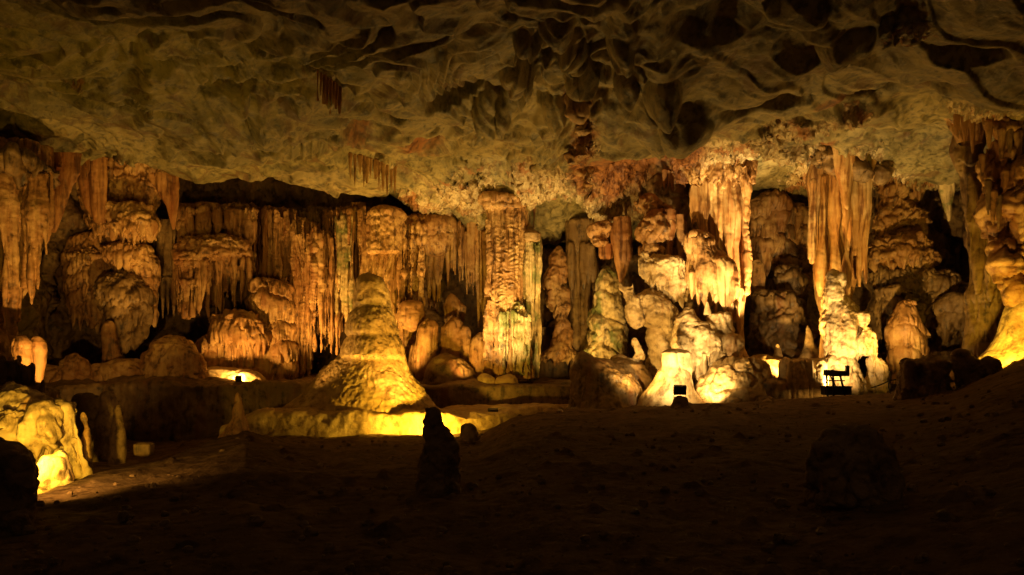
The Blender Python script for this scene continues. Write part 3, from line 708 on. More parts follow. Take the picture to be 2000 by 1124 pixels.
one('flowstone_mound', 'bright low mound of rock before the fringed dome, next to the small black lamp', 'flowstone mound', [(716,400,440),(724,378,470),(734,366,500),(752,350,520)], 27.6, 'cream_flowstone', 'smooth', capt=16, depth=.7)
body_ = one('column', 'short tiered column of stacked fringes right of the jellyfish dome', 'column', [(545,505,560),(560,494,572),(620,500,574),(680,502,576),(745,500,580)], 29.3, 'ochre_flowstone', 'smalltier', capt=10, flute=(4.2,.13), tier=(.95,.26,.12), depth=.7)
t = thing('flowstone_curtain', 'red and ochre fluted curtain above the short tiered column', 'curtain')
fuse('sheet', None, None, 'red_flowstone', 'flute', pleats(484,560,[(484,406),(530,400),(574,410)],[(484,585),(520,560),(560,570)],30.5,8,slabdrop=2), parent=t, voxel=.03, smooth=3, flute=(5.0,.13))
fuse('right_fold', None, None, 'ochre_flowstone', 'flute', pleats(524,578,[(520,402),(578,408)],[(520,560),(578,575)],30.1,6,slabdrop=2,dep=.3), parent=t, voxel=.03, smooth=3, flute=(5.4,.12))
t = thing('flowstone_curtain', 'tall fluted curtain reaching the terrace left of the giant stalagmite', 'curtain')
fuse('back_sheet', None, None, 'brown_flowstone', 'flute', pleats(566,664,[(566,412),(600,402),(664,408)],[(566,640),(664,600)],31.0,9), parent=t, voxel=.03, smooth=3, flute=(5,.13))
fuse('front_sheet', None, None, 'ochre_flowstone', 'flute', pleats(567,650,[(567,424),(600,428),(640,452),(650,460)],[(567,735),(606,748),(608,690),(650,700)],30.2,15,slabdrop=70,dep=.5), parent=t, voxel=.028, flute=(5.4,.12), smooth=2)
fuse('left_fold', None, None, 'ochre_flowstone', 'flute', pleats(570,608,[(570,450),(608,450)],[(570,752),(608,752)],29.9,6,slabdrop=30,dep=.2), parent=t, voxel=.028, flute=(5.4,.10), smooth=2)
t = thing('flowstone_curtain', 'bright ribbed curtain just left behind the top of the giant stalagmite', 'curtain')
fuse('sheet', None, None, 'ochre_flowstone', 'flute', pleats(636,716,[(636,420),(660,405),(716,400)],[(636,712),(660,690),(680,640),(716,600)],30.4,14,slabdrop=40,dep=.5), parent=t, voxel=.028, flute=(5.4,.12), smooth=2)
fuse('bright_fold', None, None, 'mossy_flowstone', 'flute', pleats(656,690,[(656,420),(672,412),(690,420)],[(656,650),(690,640)],29.9,4,slabdrop=30,dep=.2), parent=t, flute=(4.4,.10), smooth=3)
one('drapery', 'deep red stone drapery between two ribbed curtains, above the giant stalagmite', 'drapery', [(396,686,716),(450,688,714),(540,690,712),(600,692,708)], 30.4, 'red_flowstone', 'flute', depth=.4, drop=.3)
t = thing('column', 'thick fluted column with a wrinkled cap right behind the giant stalagmite', 'column')
fuse('shaft', None, None, 'ochre_flowstone', 'flute', [([(415,718,780),(560,718,784),(660,724,784),(748,742,786)],30.2,dict(depth=.8))]+pleats(712,790,[(712,425),(790,425)],[(712,640),(740,700),(790,748)],29.8,12,slab=False,dep=.25), parent=t, voxel=.028, flute=(5.4,.11), smooth=2)
body('cap', [(404,724,784),(416,716,790),(450,714,788),(480,715,786),(496,718,784)], 29.7, 'ochre_flowstone', 'smalltier', t, depth=1, capt=14, capb=3, tier=(.26,.08,.3), rough=.03, drop=.3)
fuse('column', 'slim tiered column with lumpy rings right of the thick fluted column', 'column', 'ochre_flowstone', 'smalltier', [([(420,788,834),(470,790,830),(600,790,824),(745,792,824)],30.4)]+pleats(786,834,[(786,430),(834,430)],[(786,560),(810,640),(834,600)],30.0,6,slab=False,dep=.3), smooth=4, tier=(.55,.12,.2), knob=(2.4,.06))
t = thing('flowstone_curtain', 'ragged curtain of thin stalactites above the dark hollow left of the central column', 'curtain')
fuse('sheet', None, None, 'ochre_flowstone', 'flute', pleats(815,958,[(815,430),(880,425),(958,440)],[(815,590),(850,620),(870,560),(900,545),(930,590),(958,650)],31.3,18,slabdrop=60,dep=.7), parent=t, flute=(3.8,.10), smooth=3)
body('cap', [(425,820,880),(445,816,884),(475,824,870),(500,830,860)], 30.8, 'ochre_flowstone', 'tier', t, depth=.6, capt=12, capb=12)
for (px, a, b, w) in [(838,470,610,16),(848,480,605,12),(862,440,545,16),(875,450,560,14),(886,440,530,12),(898,440,555,16),(912,450,575,14),(925,430,560,18),(935,460,640,18),(945,450,660,16)]:
    tip('point', px, a, b, w, 31.0+random.random()*.5, random.choice(['ochre_flowstone','red_flowstone','ochre_flowstone']), t)
one('flowstone_block', 'lumpy cube of flowstone stuck on the slim tiered column', 'flowstone', [(588,794,816),(600,790,822),(622,789,823),(645,792,816)], 29.5, 'ochre_flowstone', 'rock', capt=8, capb=12)
fuse('stalagmite', 'rounded finger stalagmite between the slim tiered column and the dark hollow', 'stalagmite', 'ochre_flowstone', 'sheet', [([(621,826,842),(640,814,850),(680,810,854),(745,806,856)],29.0,dict(capt=14)), ([(668,800,825),(745,796,830)],29.3)], drop=.2, flute=(2.6,.10))
fuse('stalagmite', 'broad stalagmite in front of the dark hollow left of the central column', 'stalagmite', 'ochre_flowstone', 'sheet', [([(622,880,896),(642,866,906),(690,858,914),(745,850,935)],29.2,dict(capt=14)), ([(640,896,918),(680,892,926),(745,885,945)],29.0)], flute=(2.6,.10))
one('stalagmite', 'small hooded figure of stone inside the dark hollow left of the central column', 'stalagmite', [(572,878,886),(585,868,898),(600,864,910),(625,868,906),(650,876,902)], 30.2, 'ochre_flowstone', 'sheet', capt=8)
one('rock_mound', 'smooth dim half dome at the foot of the stalagmites left of the central column', 'rock mound', [(690,856,884),(700,842,900),(720,830,925),(750,820,945)], 28.2, 'brown_flowstone', 'smooth', capt=16)
one('rock_mound', 'small pale fringed slope touching the left foot of the central column', 'rock mound', [(650,930,950),(680,918,955),(720,912,965),(750,906,970)], 28.7, 'ochre_flowstone', 'sheet', capt=14)

# ---- giant stalagmite
fuse('stalagmite', 'giant tiered stalagmite on its spreading foot left of the central column', 'stalagmite', 'stalagmite_rock', 'smooth',
     [([(531,704,734),(540,696,747),(555,690,754),(575,688,758),(590,688,760),(602,691,762),(612,698,758)],24.2,dict(capt=16,capb=3,depth=.95,n=60)),
      ([(592,704,750),(602,692,762),(616,684,769),(634,679,774),(648,676,778),(654,677,777)],24.15,dict(capt=8,capb=1.5,depth=1,n=60)),
      ([(640,694,764),(652,684,776),(664,674,783),(680,667,789),(694,664,791),(699,666,790)],24.1,dict(capt=8,capb=1.5,depth=1,n=60)),
      ([(684,676,782),(694,662,788),(706,648,793),(720,632,799),(740,612,810),(762,596,824),(785,574,844),(812,540,868)],24.2,dict(depth=.78,capt=8,n=80)),
      ([(668,780,788),(700,776,797),(730,778,800)],24.0), ([(786,600,800),(798,550,845),(812,515,866),(835,470,900)],24.0,dict(depth=.4,capt=22,n=80))],
     voxel=.028, smooth=4, vz=.9, lump=[(.5,.07),(1.4,.03)], flute=(6.4,.028,.1), knob=(1.2,.02), rough=.014, pits=.03, drop=.10)

# ---- central column
t = thing('column', 'tall central column of stacked beaded ribs, its foot lit pale yellow', 'column')
body('shaft', [(385,952,1024),(420,953,1024),(500,955,1022),(600,950,1024),(660,960,1030),(740,970,1044)], 28.2, 'ochre_flowstone', 'fineflute', t, depth=.9, sup=.75, flute=(4.8,.16,.8,.8), lump=[(.6,.03)])
body('capital', [(380,938,1030),(392,936,1032),(402,946,1028),(412,950,1022)], 28.0, 'ochre_flowstone', 'smalltier', t, capt=6, capb=6)
body('beaded_edge', [(430,948,960),(500,949,962),(580,946,960)], 27.6, 'ochre_flowstone', 'cauli', t, knob=(4,.12))
fuse('side_rib', None, None, 'mossy_flowstone', 'flute', [([(452,1022,1046),(462,1017,1056),(480,1020,1057),(620,1026,1054),(745,1028,1052)],28.5,dict(depth=.8,capt=10))]+pleats(1018,1058,[(1018,466),(1058,466)],[(1018,640),(1058,720)],28.2,5,slab=False,dep=.2), parent=t, voxel=.028, smooth=2, flute=(5.4,.09))
body('side_cap', [(448,1018,1050),(458,1016,1058),(468,1018,1058),(475,1024,1054)], 28.1, 'brown_flowstone', 'smooth', t, capt=10, capb=4)
fuse('ruff', None, None, 'mossy_flowstone', 'flute', [([(596,985,1020),(612,980,1026),(640,978,1030),(690,978,1034),(740,985,1036)],27.95,dict(depth=.7))]+pleats(976,1038,[(976,606),(1000,600),(1038,612)],[(976,735),(1038,742)],27.6,9,slab=False,dep=.15), parent=t, voxel=.028, smooth=2, flute=(6,.08), tier=(.5,.06,.35))
fuse('left_buttress', None, None, 'ochre_flowstone', 'flute', [([(575,950,964),(600,946,970),(640,947,976),(690,950,988),(742,950,994)],28.1,dict(depth=.6))]+pleats(945,992,[(945,586),(965,580),(992,640)],[(945,728),(992,745)],27.7,7,slab=False,dep=.15), parent=t, voxel=.028, smooth=2, flute=(6,.08), tier=(.9,.06,.35))
body('foot_knob', [(728,934,958),(738,930,968),(752,934,974)], 27.2, 'stalagmite_rock', 'smooth', t, capt=10)
body('foot_knob', [(730,985,1006),(738,972,1012),(752,964,1018)], 27.2, 'stalagmite_rock', 'smooth', t, capt=10)
t = thing('stalactite', 'slim grey and red stalactite pair hanging from the roof right above the central column', 'stalactite')
tip('point', 1030, 355, 450, 14, 28.2, 'mossy_flowstone', t); tip('point', 1042, 350, 445, 16, 28.8, 'red_flowstone', t)
body('stub', [(375,1022,1050),(410,1024,1048),(455,1024,1044)], 28.9, 'mossy_flowstone', 'flute', t)

# ---- alcove right of the central column
t = thing('column', 'stack of three mushroom shaped stone caps in the alcove right of the central column', 'column')
fuse('caps', None, None, 'ochre_flowstone', 'rock', [([(486,1082,1096),(500,1072,1106),(530,1066,1110),(548,1064,1112),(556,1068,1106)],31,dict(capt=14,capb=3)), ([(520,1070,1090),(552,1062,1092),(562,1068,1086)],30.7,dict(capb=3)),
     ([(555,1078,1102),(570,1068,1112),(592,1066,1114),(600,1070,1110)],30.9,dict(capb=3)), ([(590,1080,1108),(602,1078,1112),(610,1084,1106)],30.7,dict(capb=3)), ([(540,1082,1100),(640,1084,1104)],31.3), ([(606,1090,1104),(640,1084,1112),(675,1070,1122),(700,1052,1130)],31.0,dict(capb=4))], parent=t, smooth=3, lump=[(1.2,.10),(3,.06)], drop=.25, flute=(4,.05))
fuse('column', 'pair of grey brown pillars joined at the top, right of the mushroom stack', 'column', 'brown_flowstone', 'sheet', [([(425,1100,1172),(450,1104,1168),(490,1108,1160),(520,1110,1136),(620,1114,1134),(760,1112,1136)],31.3), ([(480,1134,1162),(560,1136,1154),(700,1138,1152),(760,1134,1154)],31.2)]+pleats(1108,1164,[(1108,470),(1164,470)],[(1108,600),(1164,560)],31.0,6,slab=False,dep=.2), flute=(3,.08), smooth=4)
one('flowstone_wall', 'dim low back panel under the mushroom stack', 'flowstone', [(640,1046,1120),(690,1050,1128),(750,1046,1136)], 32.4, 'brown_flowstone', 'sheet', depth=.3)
one('stalagmite', 'broad mossy cone stalagmite between the grey pillars and the animal shaped rock', 'stalagmite', [(520,1176,1196),(545,1166,1206),(580,1160,1206),(620,1150,1218),(660,1142,1228),(700,1136,1226),(750,1130,1230)], 29.4, 'mossy_flowstone', 'lumpy', capt=14, lump=[(.5,.16),(1.3,.12)])
one('stalactite', 'red brown stalactite cone hanging left of the cauliflower ledges', 'stalactite', [(425,1196,1232),(460,1190,1236),(500,1200,1236),(530,1206,1224),(552,1210,1216)], 28.6, 'red_flowstone', 'flute', flute=(2.4,.12))
one('stalactite', 'stubby red stalactite with flat end left of the red brown cone', 'stalactite', [(478,1168,1200),(500,1168,1200),(507,1172,1196)], 29, 'red_flowstone', 'flute')
one('hanging_rock', 'knobbly crust ball clinging to the roof above the stubby red stalactite', 'rock', [(430,1166,1196),(450,1152,1200),(470,1156,1196),(482,1166,1190)], 28.8, 'ochre_flowstone', 'cauli', capt=10, capb=8)

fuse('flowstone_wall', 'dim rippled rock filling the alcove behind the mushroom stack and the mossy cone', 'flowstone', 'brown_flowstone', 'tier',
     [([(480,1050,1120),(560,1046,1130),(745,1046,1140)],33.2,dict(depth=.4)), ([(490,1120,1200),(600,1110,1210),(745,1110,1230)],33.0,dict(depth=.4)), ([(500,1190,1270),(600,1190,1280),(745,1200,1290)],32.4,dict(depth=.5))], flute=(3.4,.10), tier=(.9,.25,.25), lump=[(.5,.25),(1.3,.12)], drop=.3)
fuse('flowstone_wall', 'dim folded rock filling the recess high between the great drapery and the tapering column', 'flowstone', 'ochre_flowstone', 'tier',
     [([(385,1462,1540),(440,1466,1530),(520,1466,1520)],32.6,dict(depth=.5)), ([(400,1520,1590),(470,1530,1596),(560,1545,1600)],32.9,dict(depth=.5)), ([(430,1480,1560),(600,1470,1590)],33.6,dict(depth=.3))], flute=(3.4,.10), tier=(.9,.22,.25), lump=[(.6,.2),(1.5,.1)], drop=.5)
# ---- cauliflower ledges and animal shaped rock
t = thing('flowstone_formation', 'cauliflower ledges of pale swollen flowstone left of the great orange drapery', 'flowstone')
fuse('backing', None, None, 'brown_flowstone', 'lumpy', [([(350,1270,1370),(420,1262,1372),(500,1270,1380),(580,1290,1390),(640,1310,1400)],28.9,dict(depth=.5))], parent=t)
fuse('upper_ledges', None, None, 'ochre_flowstone', 'cauli', [([(385,1243,1285),(400,1242,1290),(418,1250,1284)],27.7), ([(412,1262,1310),(430,1244,1320),(450,1242,1322),(474,1262,1312)],27.4,dict(capt=14,capb=16)), ([(440,1240,1262),(455,1250,1275)],27.2),
     ([(395,1290,1312),(430,1295,1335),(490,1295,1345),(520,1300,1350)],27.7), ([(478,1256,1290),(488,1248,1300),(496,1252,1292)],27.3)], parent=t, voxel=.03, knob=(2.4,.10), lump=[(.9,.16),(2,.08)], drop=.2)
fuse('lower_ledge', None, None, 'cream_flowstone', 'cauli', [([(488,1244,1262),(510,1242,1275),(536,1248,1280)],27.0,dict(capt=12,capb=12)), ([(498,1255,1345),(520,1250,1350),(545,1262,1348),(560,1285,1340)],27.2,dict(capt=10,capb=14)), ([(540,1290,1345),(565,1300,1352),(582,1310,1340)],27.0,dict(capb=14)), ([(530,1330,1365),(570,1335,1370),(585,1340,1362)],27.0)],
     parent=t, voxel=.03, flute=(4.2,.07), lump=[(.9,.12),(2,.06)], knob=(2.5,.06), drop=.35)
body('pipe', [(410,1300,1316),(450,1302,1316),(500,1300,1318)], 27.2, 'red_flowstone', 'cauli', t, knob=(5,.1))
body('pipe', [(420,1320,1336),(470,1322,1342),(540,1328,1350)], 27.3, 'ochre_flowstone', 'smalltier', t)
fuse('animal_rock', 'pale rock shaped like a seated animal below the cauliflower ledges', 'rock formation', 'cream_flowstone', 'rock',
     [([(560,1252,1290),(578,1238,1306),(600,1246,1326),(622,1256,1330),(640,1264,1306)],27.0,dict(capt=14,capb=16)), ([(556,1215,1232),(575,1212,1246),(600,1216,1256),(625,1228,1258),(642,1236,1250)],26.7,dict(capb=10)),
      ([(550,1208,1214),(560,1208,1220),(575,1212,1226)],26.6,dict(capt=4)), ([(551,1233,1239),(562,1228,1243),(575,1228,1242)],26.6,dict(capt=4)), ([(610,1262,1318),(660,1268,1308),(700,1262,1304),(760,1245,1304)],27.3),
      ([(618,1290,1326),(640,1294,1318),(654,1298,1308)],26.7,dict(capb=10)), ([(655,1228,1246),(668,1228,1252),(690,1240,1258),(712,1228,1268)],26.5), ([(700,1200,1250),(715,1190,1260),(740,1180,1270)],26.6)], voxel=.03, smooth=6, lump=[(.8,.12),(2,.06)])
one('rock_mound', 'brown rock mound with a sharp left spur below the mossy cone', 'rock mound', [(686,1128,1146),(700,1122,1160),(712,1120,1200),(730,1118,1240),(790,1112,1262),(805,1100,1280)], 25.3, 'brown_flowstone', 'lumpy', capt=12, depth=.7, lump=[(.5,.10),(1.2,.06)], knob=(1.5,.04))
one('rock_mound', 'dark sagging ridge of rock joining the mossy cone to the animal shaped rock', 'rock mound', [(700,1190,1240),(712,1170,1260),(740,1150,1280),(790,1140,1290)], 26.3, 'brown_flowstone', 'smooth', capt=12, depth=.6)

# ---- great orange drapery
t = thing('column', 'great smooth orange drapery column glowing near the centre right', 'column')
fuse('shaft', None, None, 'orange_drapery', 'sheet', [([(340,1348,1458),(380,1346,1458),(430,1362,1458),(500,1382,1458),(560,1398,1456),(600,1412,1452),(630,1424,1450)],27.2,dict(depth=.55,capt=0,capb=4))]+pleats(1346,1462,[(1346,350),(1462,345)],[(1346,430),(1380,500),(1420,610),(1462,600)],26.9,8,slab=False,dep=.3), parent=t, voxel=.03, flute=(2.4,.06), smooth=7)
body('edge_rib', [(350,1450,1463),(420,1452,1464),(500,1452,1466),(572,1452,1465),(578,1456,1462)], 26.6, 'orange_drapery', 'cauli', t, knob=(3.5,.10), capb=4)
body('bulge', [(448,1352,1380),(460,1342,1394),(490,1340,1410),(530,1342,1424),(560,1348,1430),(580,1356,1432)], 26.5, 'ochre_flowstone', 'fineflute', t, depth=.8, capt=20, drop=.5, flute=(4.2,.12), lump=[(.7,.15),(1.8,.08)])
body('lower_fringe', [(500,1380,1426),(530,1378,1436),(570,1380,1440),(588,1384,1438)], 26.2, 'orange_drapery', 'flute', t, depth=.7, capt=14, drop=.3)
for (px, a, b, w) in [(1352,530,585,14),(1364,540,600,13),(1378,560,608,9),(1398,560,640,8),(1414,560,600,14),(1428,560,605,16),(1444,560,620,16)]:
    tip('point', px, a, b, w, 26.2, 'orange_drapery', t)
body('stem', [(590,1436,1454),(640,1438,1452),(680,1440,1453),(700,1436,1462),(730,1420,1480)], 26.9, 'orange_drapery', 'sheet', t)
fuse('canopy', None, None, 'ochre_flowstone', 'cauli', pleats(1344,1472,[(1344,310),(1400,290),(1472,320)],[(1344,362),(1400,366),(1472,360)],26.5,14,slabdrop=4), parent=t, flute=(5,.07), knob=(3,.05), lump=[(1,.06)], drop=.25, smooth=2)
t = thing('rock_stack', 'overexposed pile of pale knobbly rock under the great orange drapery', 'rock formation')
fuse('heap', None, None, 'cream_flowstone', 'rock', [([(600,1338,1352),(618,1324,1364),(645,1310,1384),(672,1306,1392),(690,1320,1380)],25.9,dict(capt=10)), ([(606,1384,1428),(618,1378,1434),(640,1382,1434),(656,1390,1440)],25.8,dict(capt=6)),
     ([(648,1400,1438),(668,1392,1447),(695,1388,1449),(712,1394,1446)],25.6,dict(capt=12,capb=8)), ([(640,1340,1400),(665,1345,1410),(700,1352,1420)],25.6), ([(690,1330,1440),(730,1336,1450),(765,1340,1450)],25.9,dict(depth=.5)), ([(650,1310,1345),(690,1330,1372),(740,1345,1385)],25.5), ([(628,1355,1400),(650,1350,1405)],25.7)],
     parent=t, voxel=.03, smooth=6, lump=[(.9,.12),(2.4,.035)], knob=(1.6,.03), flute=(5,.035,.2), drop=.25, pits=.05)
body('spout', [(590,1378,1384),(605,1374,1388),(615,1372,1392)], 25.6, 'cream_flowstone', 'smooth', t)
for (px, a, b, w) in [(1376,690,752,8),(1384,655,715,9),(1396,690,722,10),(1412,690,722,12)]:
    tip('point', px, a, b, w, 25.2, 'cream_flowstone', t)
one('stalagmite', 'squat dome stalagmite with a white hot spot behind the square black flood lamp', 'stalagmite', [(681,1296,1338),(690,1290,1348),(715,1290,1350),(735,1276,1352),(760,1262,1360),(800,1240,1380)], 24.6, 'cream_flowstone', 'smooth', capt=8, depth=.8, lump=[(.8,.08)])
one('rock_mound', 'sloping yellow green rock mound right of the squat dome', 'rock mound', [(700,1440,1476),(712,1400,1486),(735,1370,1498),(765,1352,1508),(800,1340,1516)], 25.0, 'stalagmite_rock', 'lumpy', capt=12, depth=.7, lump=[(.5,.15),(1.4,.08)])
one('rock_mound', 'low shadowed skirt of rock at the right end of the yellow green mound', 'rock mound', [(740,1500,1525),(750,1490,1535),(790,1480,1545)], 24.4, 'brown_flowstone', 'smooth', capt=10)

# ---- back bay right of the drapery
t = thing('flowstone_wall', 'dim rippled flowstone wall between the great drapery and the tapering orange column', 'flowstone')
body('panel', [(400,1468,1560),(450,1466,1575),(520,1466,1590),(600,1470,1600),(700,1470,1610)], 33, 'brown_flowstone', 'tier', t, depth=.35, capt=20)
body('drapery', [(505,1466,1490),(540,1468,1496),(600,1470,1490),(622,1472,1484)], 31.6, 'ochre_flowstone', 'sheet', t, capt=10, capb=8)
body('bulge', [(520,1520,1560),(545,1516,1570),(575,1520,1574),(590,1535,1568)], 31.8, 'brown_flowstone', 'tier', t, capt=12, capb=10, drop=.3)
one('rock_mound', 'dark domed boulder at the back between the great drapery and the tapering column', 'rock mound', [(568,1490,1530),(590,1478,1570),(630,1470,1600),(700,1466,1610)], 31.4, 'brown_flowstone', 'lumpy', capt=18)
one('stalagmite', 'slender cone stalagmite left of the glowing knobbly one', 'stalagmite', [(634,1574,1580),(655,1570,1590),(680,1566,1596),(700,1556,1604),(730,1540,1620)], 29.2, 'stalagmite_rock', 'smooth', capt=8)
one('stalagmite', 'tiny leaning cone on the low rim behind the square stump', 'stalagmite', [(672,1516,1520),(685,1513,1526),(705,1510,1532),(725,1500,1545)], 28.6, 'stalagmite_rock', 'smooth', capt=4)
one('rock_mound', 'low lit rim of rock behind the square stump', 'rock mound', [(692,1470,1510),(702,1460,1540),(720,1455,1580),(745,1450,1600)], 28.0, 'stalagmite_rock', 'smooth', capt=10, depth=.4)
one('stump', 'square tree stump shaped stone with vertical drip marks, right of the mound', 'stump', [(701,1532,1604),(708,1528,1608),(740,1528,1609),(782,1528,1610)], 24.6, 'stalagmite_rock', 'fineflute', capt=4, sup=.6, flute=(3.6,.10), pits=.06)
one('stump', 'small round stump leaning on the left of the square stone stump', 'stump', [(744,1518,1530),(752,1512,1534),(785,1510,1536)], 24.2, 'brown_flowstone', 'smooth', capt=7)

# ---- tapering orange column and glowing knobbly stalagmite
t = thing('column', 'tapering orange and white column hanging from the roof above the glowing knobbly stalagmite', 'column')
fuse('shaft', None, None, 'orange_drapery', 'sheet', [([(300,1590,1690),(350,1580,1692),(400,1582,1690),(470,1589,1684),(540,1595,1674),(620,1601,1655),(720,1606,1650)],28.2,dict(depth=.7,capt=0,capb=0))]+pleats(1584,1696,[(1584,345),(1640,320),(1696,330)],[(1584,500),(1620,640),(1660,600),(1696,560)],27.5,9,slab=False,dep=.5), parent=t, flute=(2.6,.08), smooth=5)
body('front_drapery', [(280,1628,1668),(320,1632,1666),(370,1642,1664),(400,1648,1660),(410,1652,1658)], 26.9, 'orange_drapery', 'sheet', t, capb=8)
fuse('crown', None, None, 'brown_flowstone', 'cauli', pleats(1600,1722,[(1600,280),(1722,270)],[(1600,330),(1660,345),(1722,352)],27.4,9,slabdrop=5), parent=t, flute=(4.0,.08), smooth=3)
for (px, a, b, w) in [(1672,280,352,20),(1690,278,340,16),(1706,275,350,24)]:
    tip('point', px, a, b, w, 27.0, 'orange_drapery', t)
fuse('stalagmite', 'glowing knobbly white stalagmite with a small head, beneath the tapering orange column', 'stalagmite', 'cream_flowstone', 'rock',
     [([(530,1620,1638),(540,1614,1650),(556,1612,1652),(576,1614,1652),(592,1618,1660)],25.6,dict(capt=8)), ([(560,1608,1640),(590,1603,1662),(610,1602,1678),(645,1602,1684),(675,1604,1690),(700,1616,1690)],25.8,dict(capt=12)),
      ([(604,1672,1690),(618,1668,1697),(640,1674,1694)],25.5), ([(636,1682,1700),(655,1676,1714),(680,1680,1724),(700,1690,1724)],25.6,dict(capt=12,capb=10)), ([(695,1690,1724),(720,1694,1732),(770,1692,1738)],25.8), ([(690,1614,1660),(720,1610,1680),(770,1608,1695)],25.7), ([(640,1685,1689),(660,1678,1696),(690,1674,1702)],25.2,dict(capt=3))],
     voxel=.03, smooth=6, lump=[(.9,.11),(2.3,.035)], knob=(1.6,.03), flute=(5,.03,.2), pits=.06, drop=.25)
one('stalagmite', 'tall layered stalagmite right of the glowing knobbly one', 'stalagmite', [(585,1758,1786),(600,1754,1790),(630,1742,1796),(660,1738,1798),(700,1740,1796),(730,1744,1790),(750,1740,1796)], 27.4, 'ochre_flowstone', 'tier', capt=10, tier=(.8,.12,.2))

# ---- right bay
t = thing('flowstone_wall', 'heaped wall of clotted flowstone with bright clumps in the right bay', 'flowstone')
body('panel', [(330,1700,1850),(480,1694,1850),(560,1700,1880),(640,1700,1900),(740,1700,1920)], 31.8, 'brown_flowstone', 'tier', t, depth=.25, sup=.6, lump=[(.4,.35),(1.1,.2)], tier=(.9,.34,.3))
fuse('clumps', None, None, 'ochre_flowstone', 'cauli', [([(340,1722,1760),(370,1716,1770),(400,1716,1760),(440,1706,1756),(470,1712,1744)],30.2,dict(depth=.6)), ([(405,1764,1800),(430,1756,1814),(460,1764,1804)],30.3), ([(455,1735,1800),(480,1716,1812),(512,1712,1800)],29.7,dict(depth=.6)),
     ([(390,1730,1780),(500,1740,1790)],30.5), ([(350,1770,1800),(380,1776,1806)],30.6), ([(488,1712,1830),(505,1708,1838),(520,1716,1826)],29.4,dict(depth=.4,capt=5,capb=5))], parent=t, flute=(3.6,.10), tier=(.6,.14,.3), lump=[(.7,.2),(1.6,.14)], drop=.4)
fuse('shelves', None, None, 'brown_flowstone', 'tier', [([(528,1702,1840),(545,1698,1868),(580,1704,1862)],29.4,dict(depth=.4,capt=8)), ([(560,1700,1780),(600,1706,1770),(650,1716,1756)],29.0), ([(560,1800,1900),(610,1810,1905),(650,1816,1900),(700,1800,1910)],29.4,dict(depth=.5)), ([(590,1820,1880),(620,1816,1894),(650,1822,1890)],28.7), ([(600,1790,1812),(700,1786,1814)],29.3), ([(690,1790,1900),(740,1780,1920)],28.6)],
     parent=t, flute=(4,.10), tier=(.62,.20,.28), lump=[(.6,.22),(1.5,.1)], drop=.35)
t = thing('stalactite', 'fat grey green stalactite with pointed tip before the dark slot in the right bay', 'stalactite')
body('cone', [(322,1836,1870),(350,1832,1868),(380,1838,1862),(400,1844,1858),(432,1852,1856)], 28.6, 'mossy_flowstone', 'fineflute', t)
body('neck', [(310,1826,1876),(330,1828,1872),(345,1834,1868)], 28.6, 'ochre_flowstone', 'cauli', t, capb=10)
for (px, b, w, i) in [(1740,358,12,0),(1752,372,12,1),(1772,360,14,2),(1786,378,14,3),(1800,362,12,4),(1815,372,12,5),(1828,360,10,6),(1764,350,9,7),(1880,360,12,8)]:
    o = tip('stalactite', px, 312, b, w*1.3, 28.9, 'ochre_flowstone'); tag(o, 'short brown stalactite in the row along the roof edge of the right bay', 'stalactite', 'short stalactites along the right bay roof edge')

t = thing('column', 'huge grey brown column on the right with stalactites crowding around its flared top', 'column')
fuse('shaft', None, None, 'brown_flowstone', 'sheet', [([(215,1856,1930),(260,1864,1924),(300,1873,1914),(340,1878,1925),(400,1886,1945),(450,1893,1955),(500,1895,1965),(560,1893,1980),(640,1890,1990),(720,1885,2000)],22.8,dict(depth=.7,capt=0,capb=0))]+pleats(1890,1960,[(1890,330),(1960,330)],[(1890,560),(1925,600),(1960,590)],22.4,5,slab=False,dep=.3), parent=t, voxel=.032, flute=(4.0,.08), smooth=4, tier=(1.4,.08,.3), lump=[(.5,.10),(1.5,.06)])
body('flare', [(180,1845,1970),(200,1843,1960),(230,1852,1936),(260,1864,1920),(280,1872,1912)], 22.2, 'ochre_flowstone', 'flute', t, depth=.8)
for (px, a, b, w) in [(1868,200,262,18),(1884,205,280,18),(1900,205,300,16),(1916,200,270,16),(1930,195,255,16),(1946,190,245,14),(1962,190,235,14)]:
    tip('point', px, a, b, w, 21.6, 'ochre_flowstone', t)
t = thing('flowstone_formation', 'mass of draped tiers and dripping points filling the upper right edge', 'flowstone')
fuse('mass', None, None, 'ochre_flowstone', 'tier', [([(190,1930,2120),(230,1915,2140),(262,1930,2120)],20.6,dict(depth=.35,capb=6)), ([(280,1925,2100),(320,1908,2140),(350,1915,2120)],20.8,dict(depth=.3,capb=6)),
     ([(180,1960,2200),(300,1940,2200),(420,1935,2200),(520,1955,2200),(600,1990,2200)],21.9,dict(depth=.3)), ([(345,1930,1990),(380,1922,2010),(430,1938,2040),(480,1952,2060),(530,1968,2060),(580,1985,2050)],20.9,dict(depth=.5)),
     ([(300,1990,2100),(350,1982,2120),(420,1988,2140),(520,1995,2140)],20.2,dict(depth=.5,capt=18,capb=18)), ([(480,1945,1990),(540,1960,2000),(580,1975,2010)],20.5)],
     parent=t, voxel=.03, flute=(3.4,.10), tier=(.85,.22,.25), lump=[(.6,.2),(1.6,.08)], knob=(2.2,.06), drop=.5)
for (px, a, b, w) in [(1956,250,310,18),(1972,250,300,14),(1988,255,320,18),(1964,330,420,18),(1976,330,455,20),(1940,370,440,16),(2000,240,300,14),(1950,380,450,12),(1932,235,290,14),(1918,300,352,14),(1930,350,420,14)]:
    tip('point', px, a, b, w, 20.3, random.choice(['ochre_flowstone','brown_flowstone']), t)
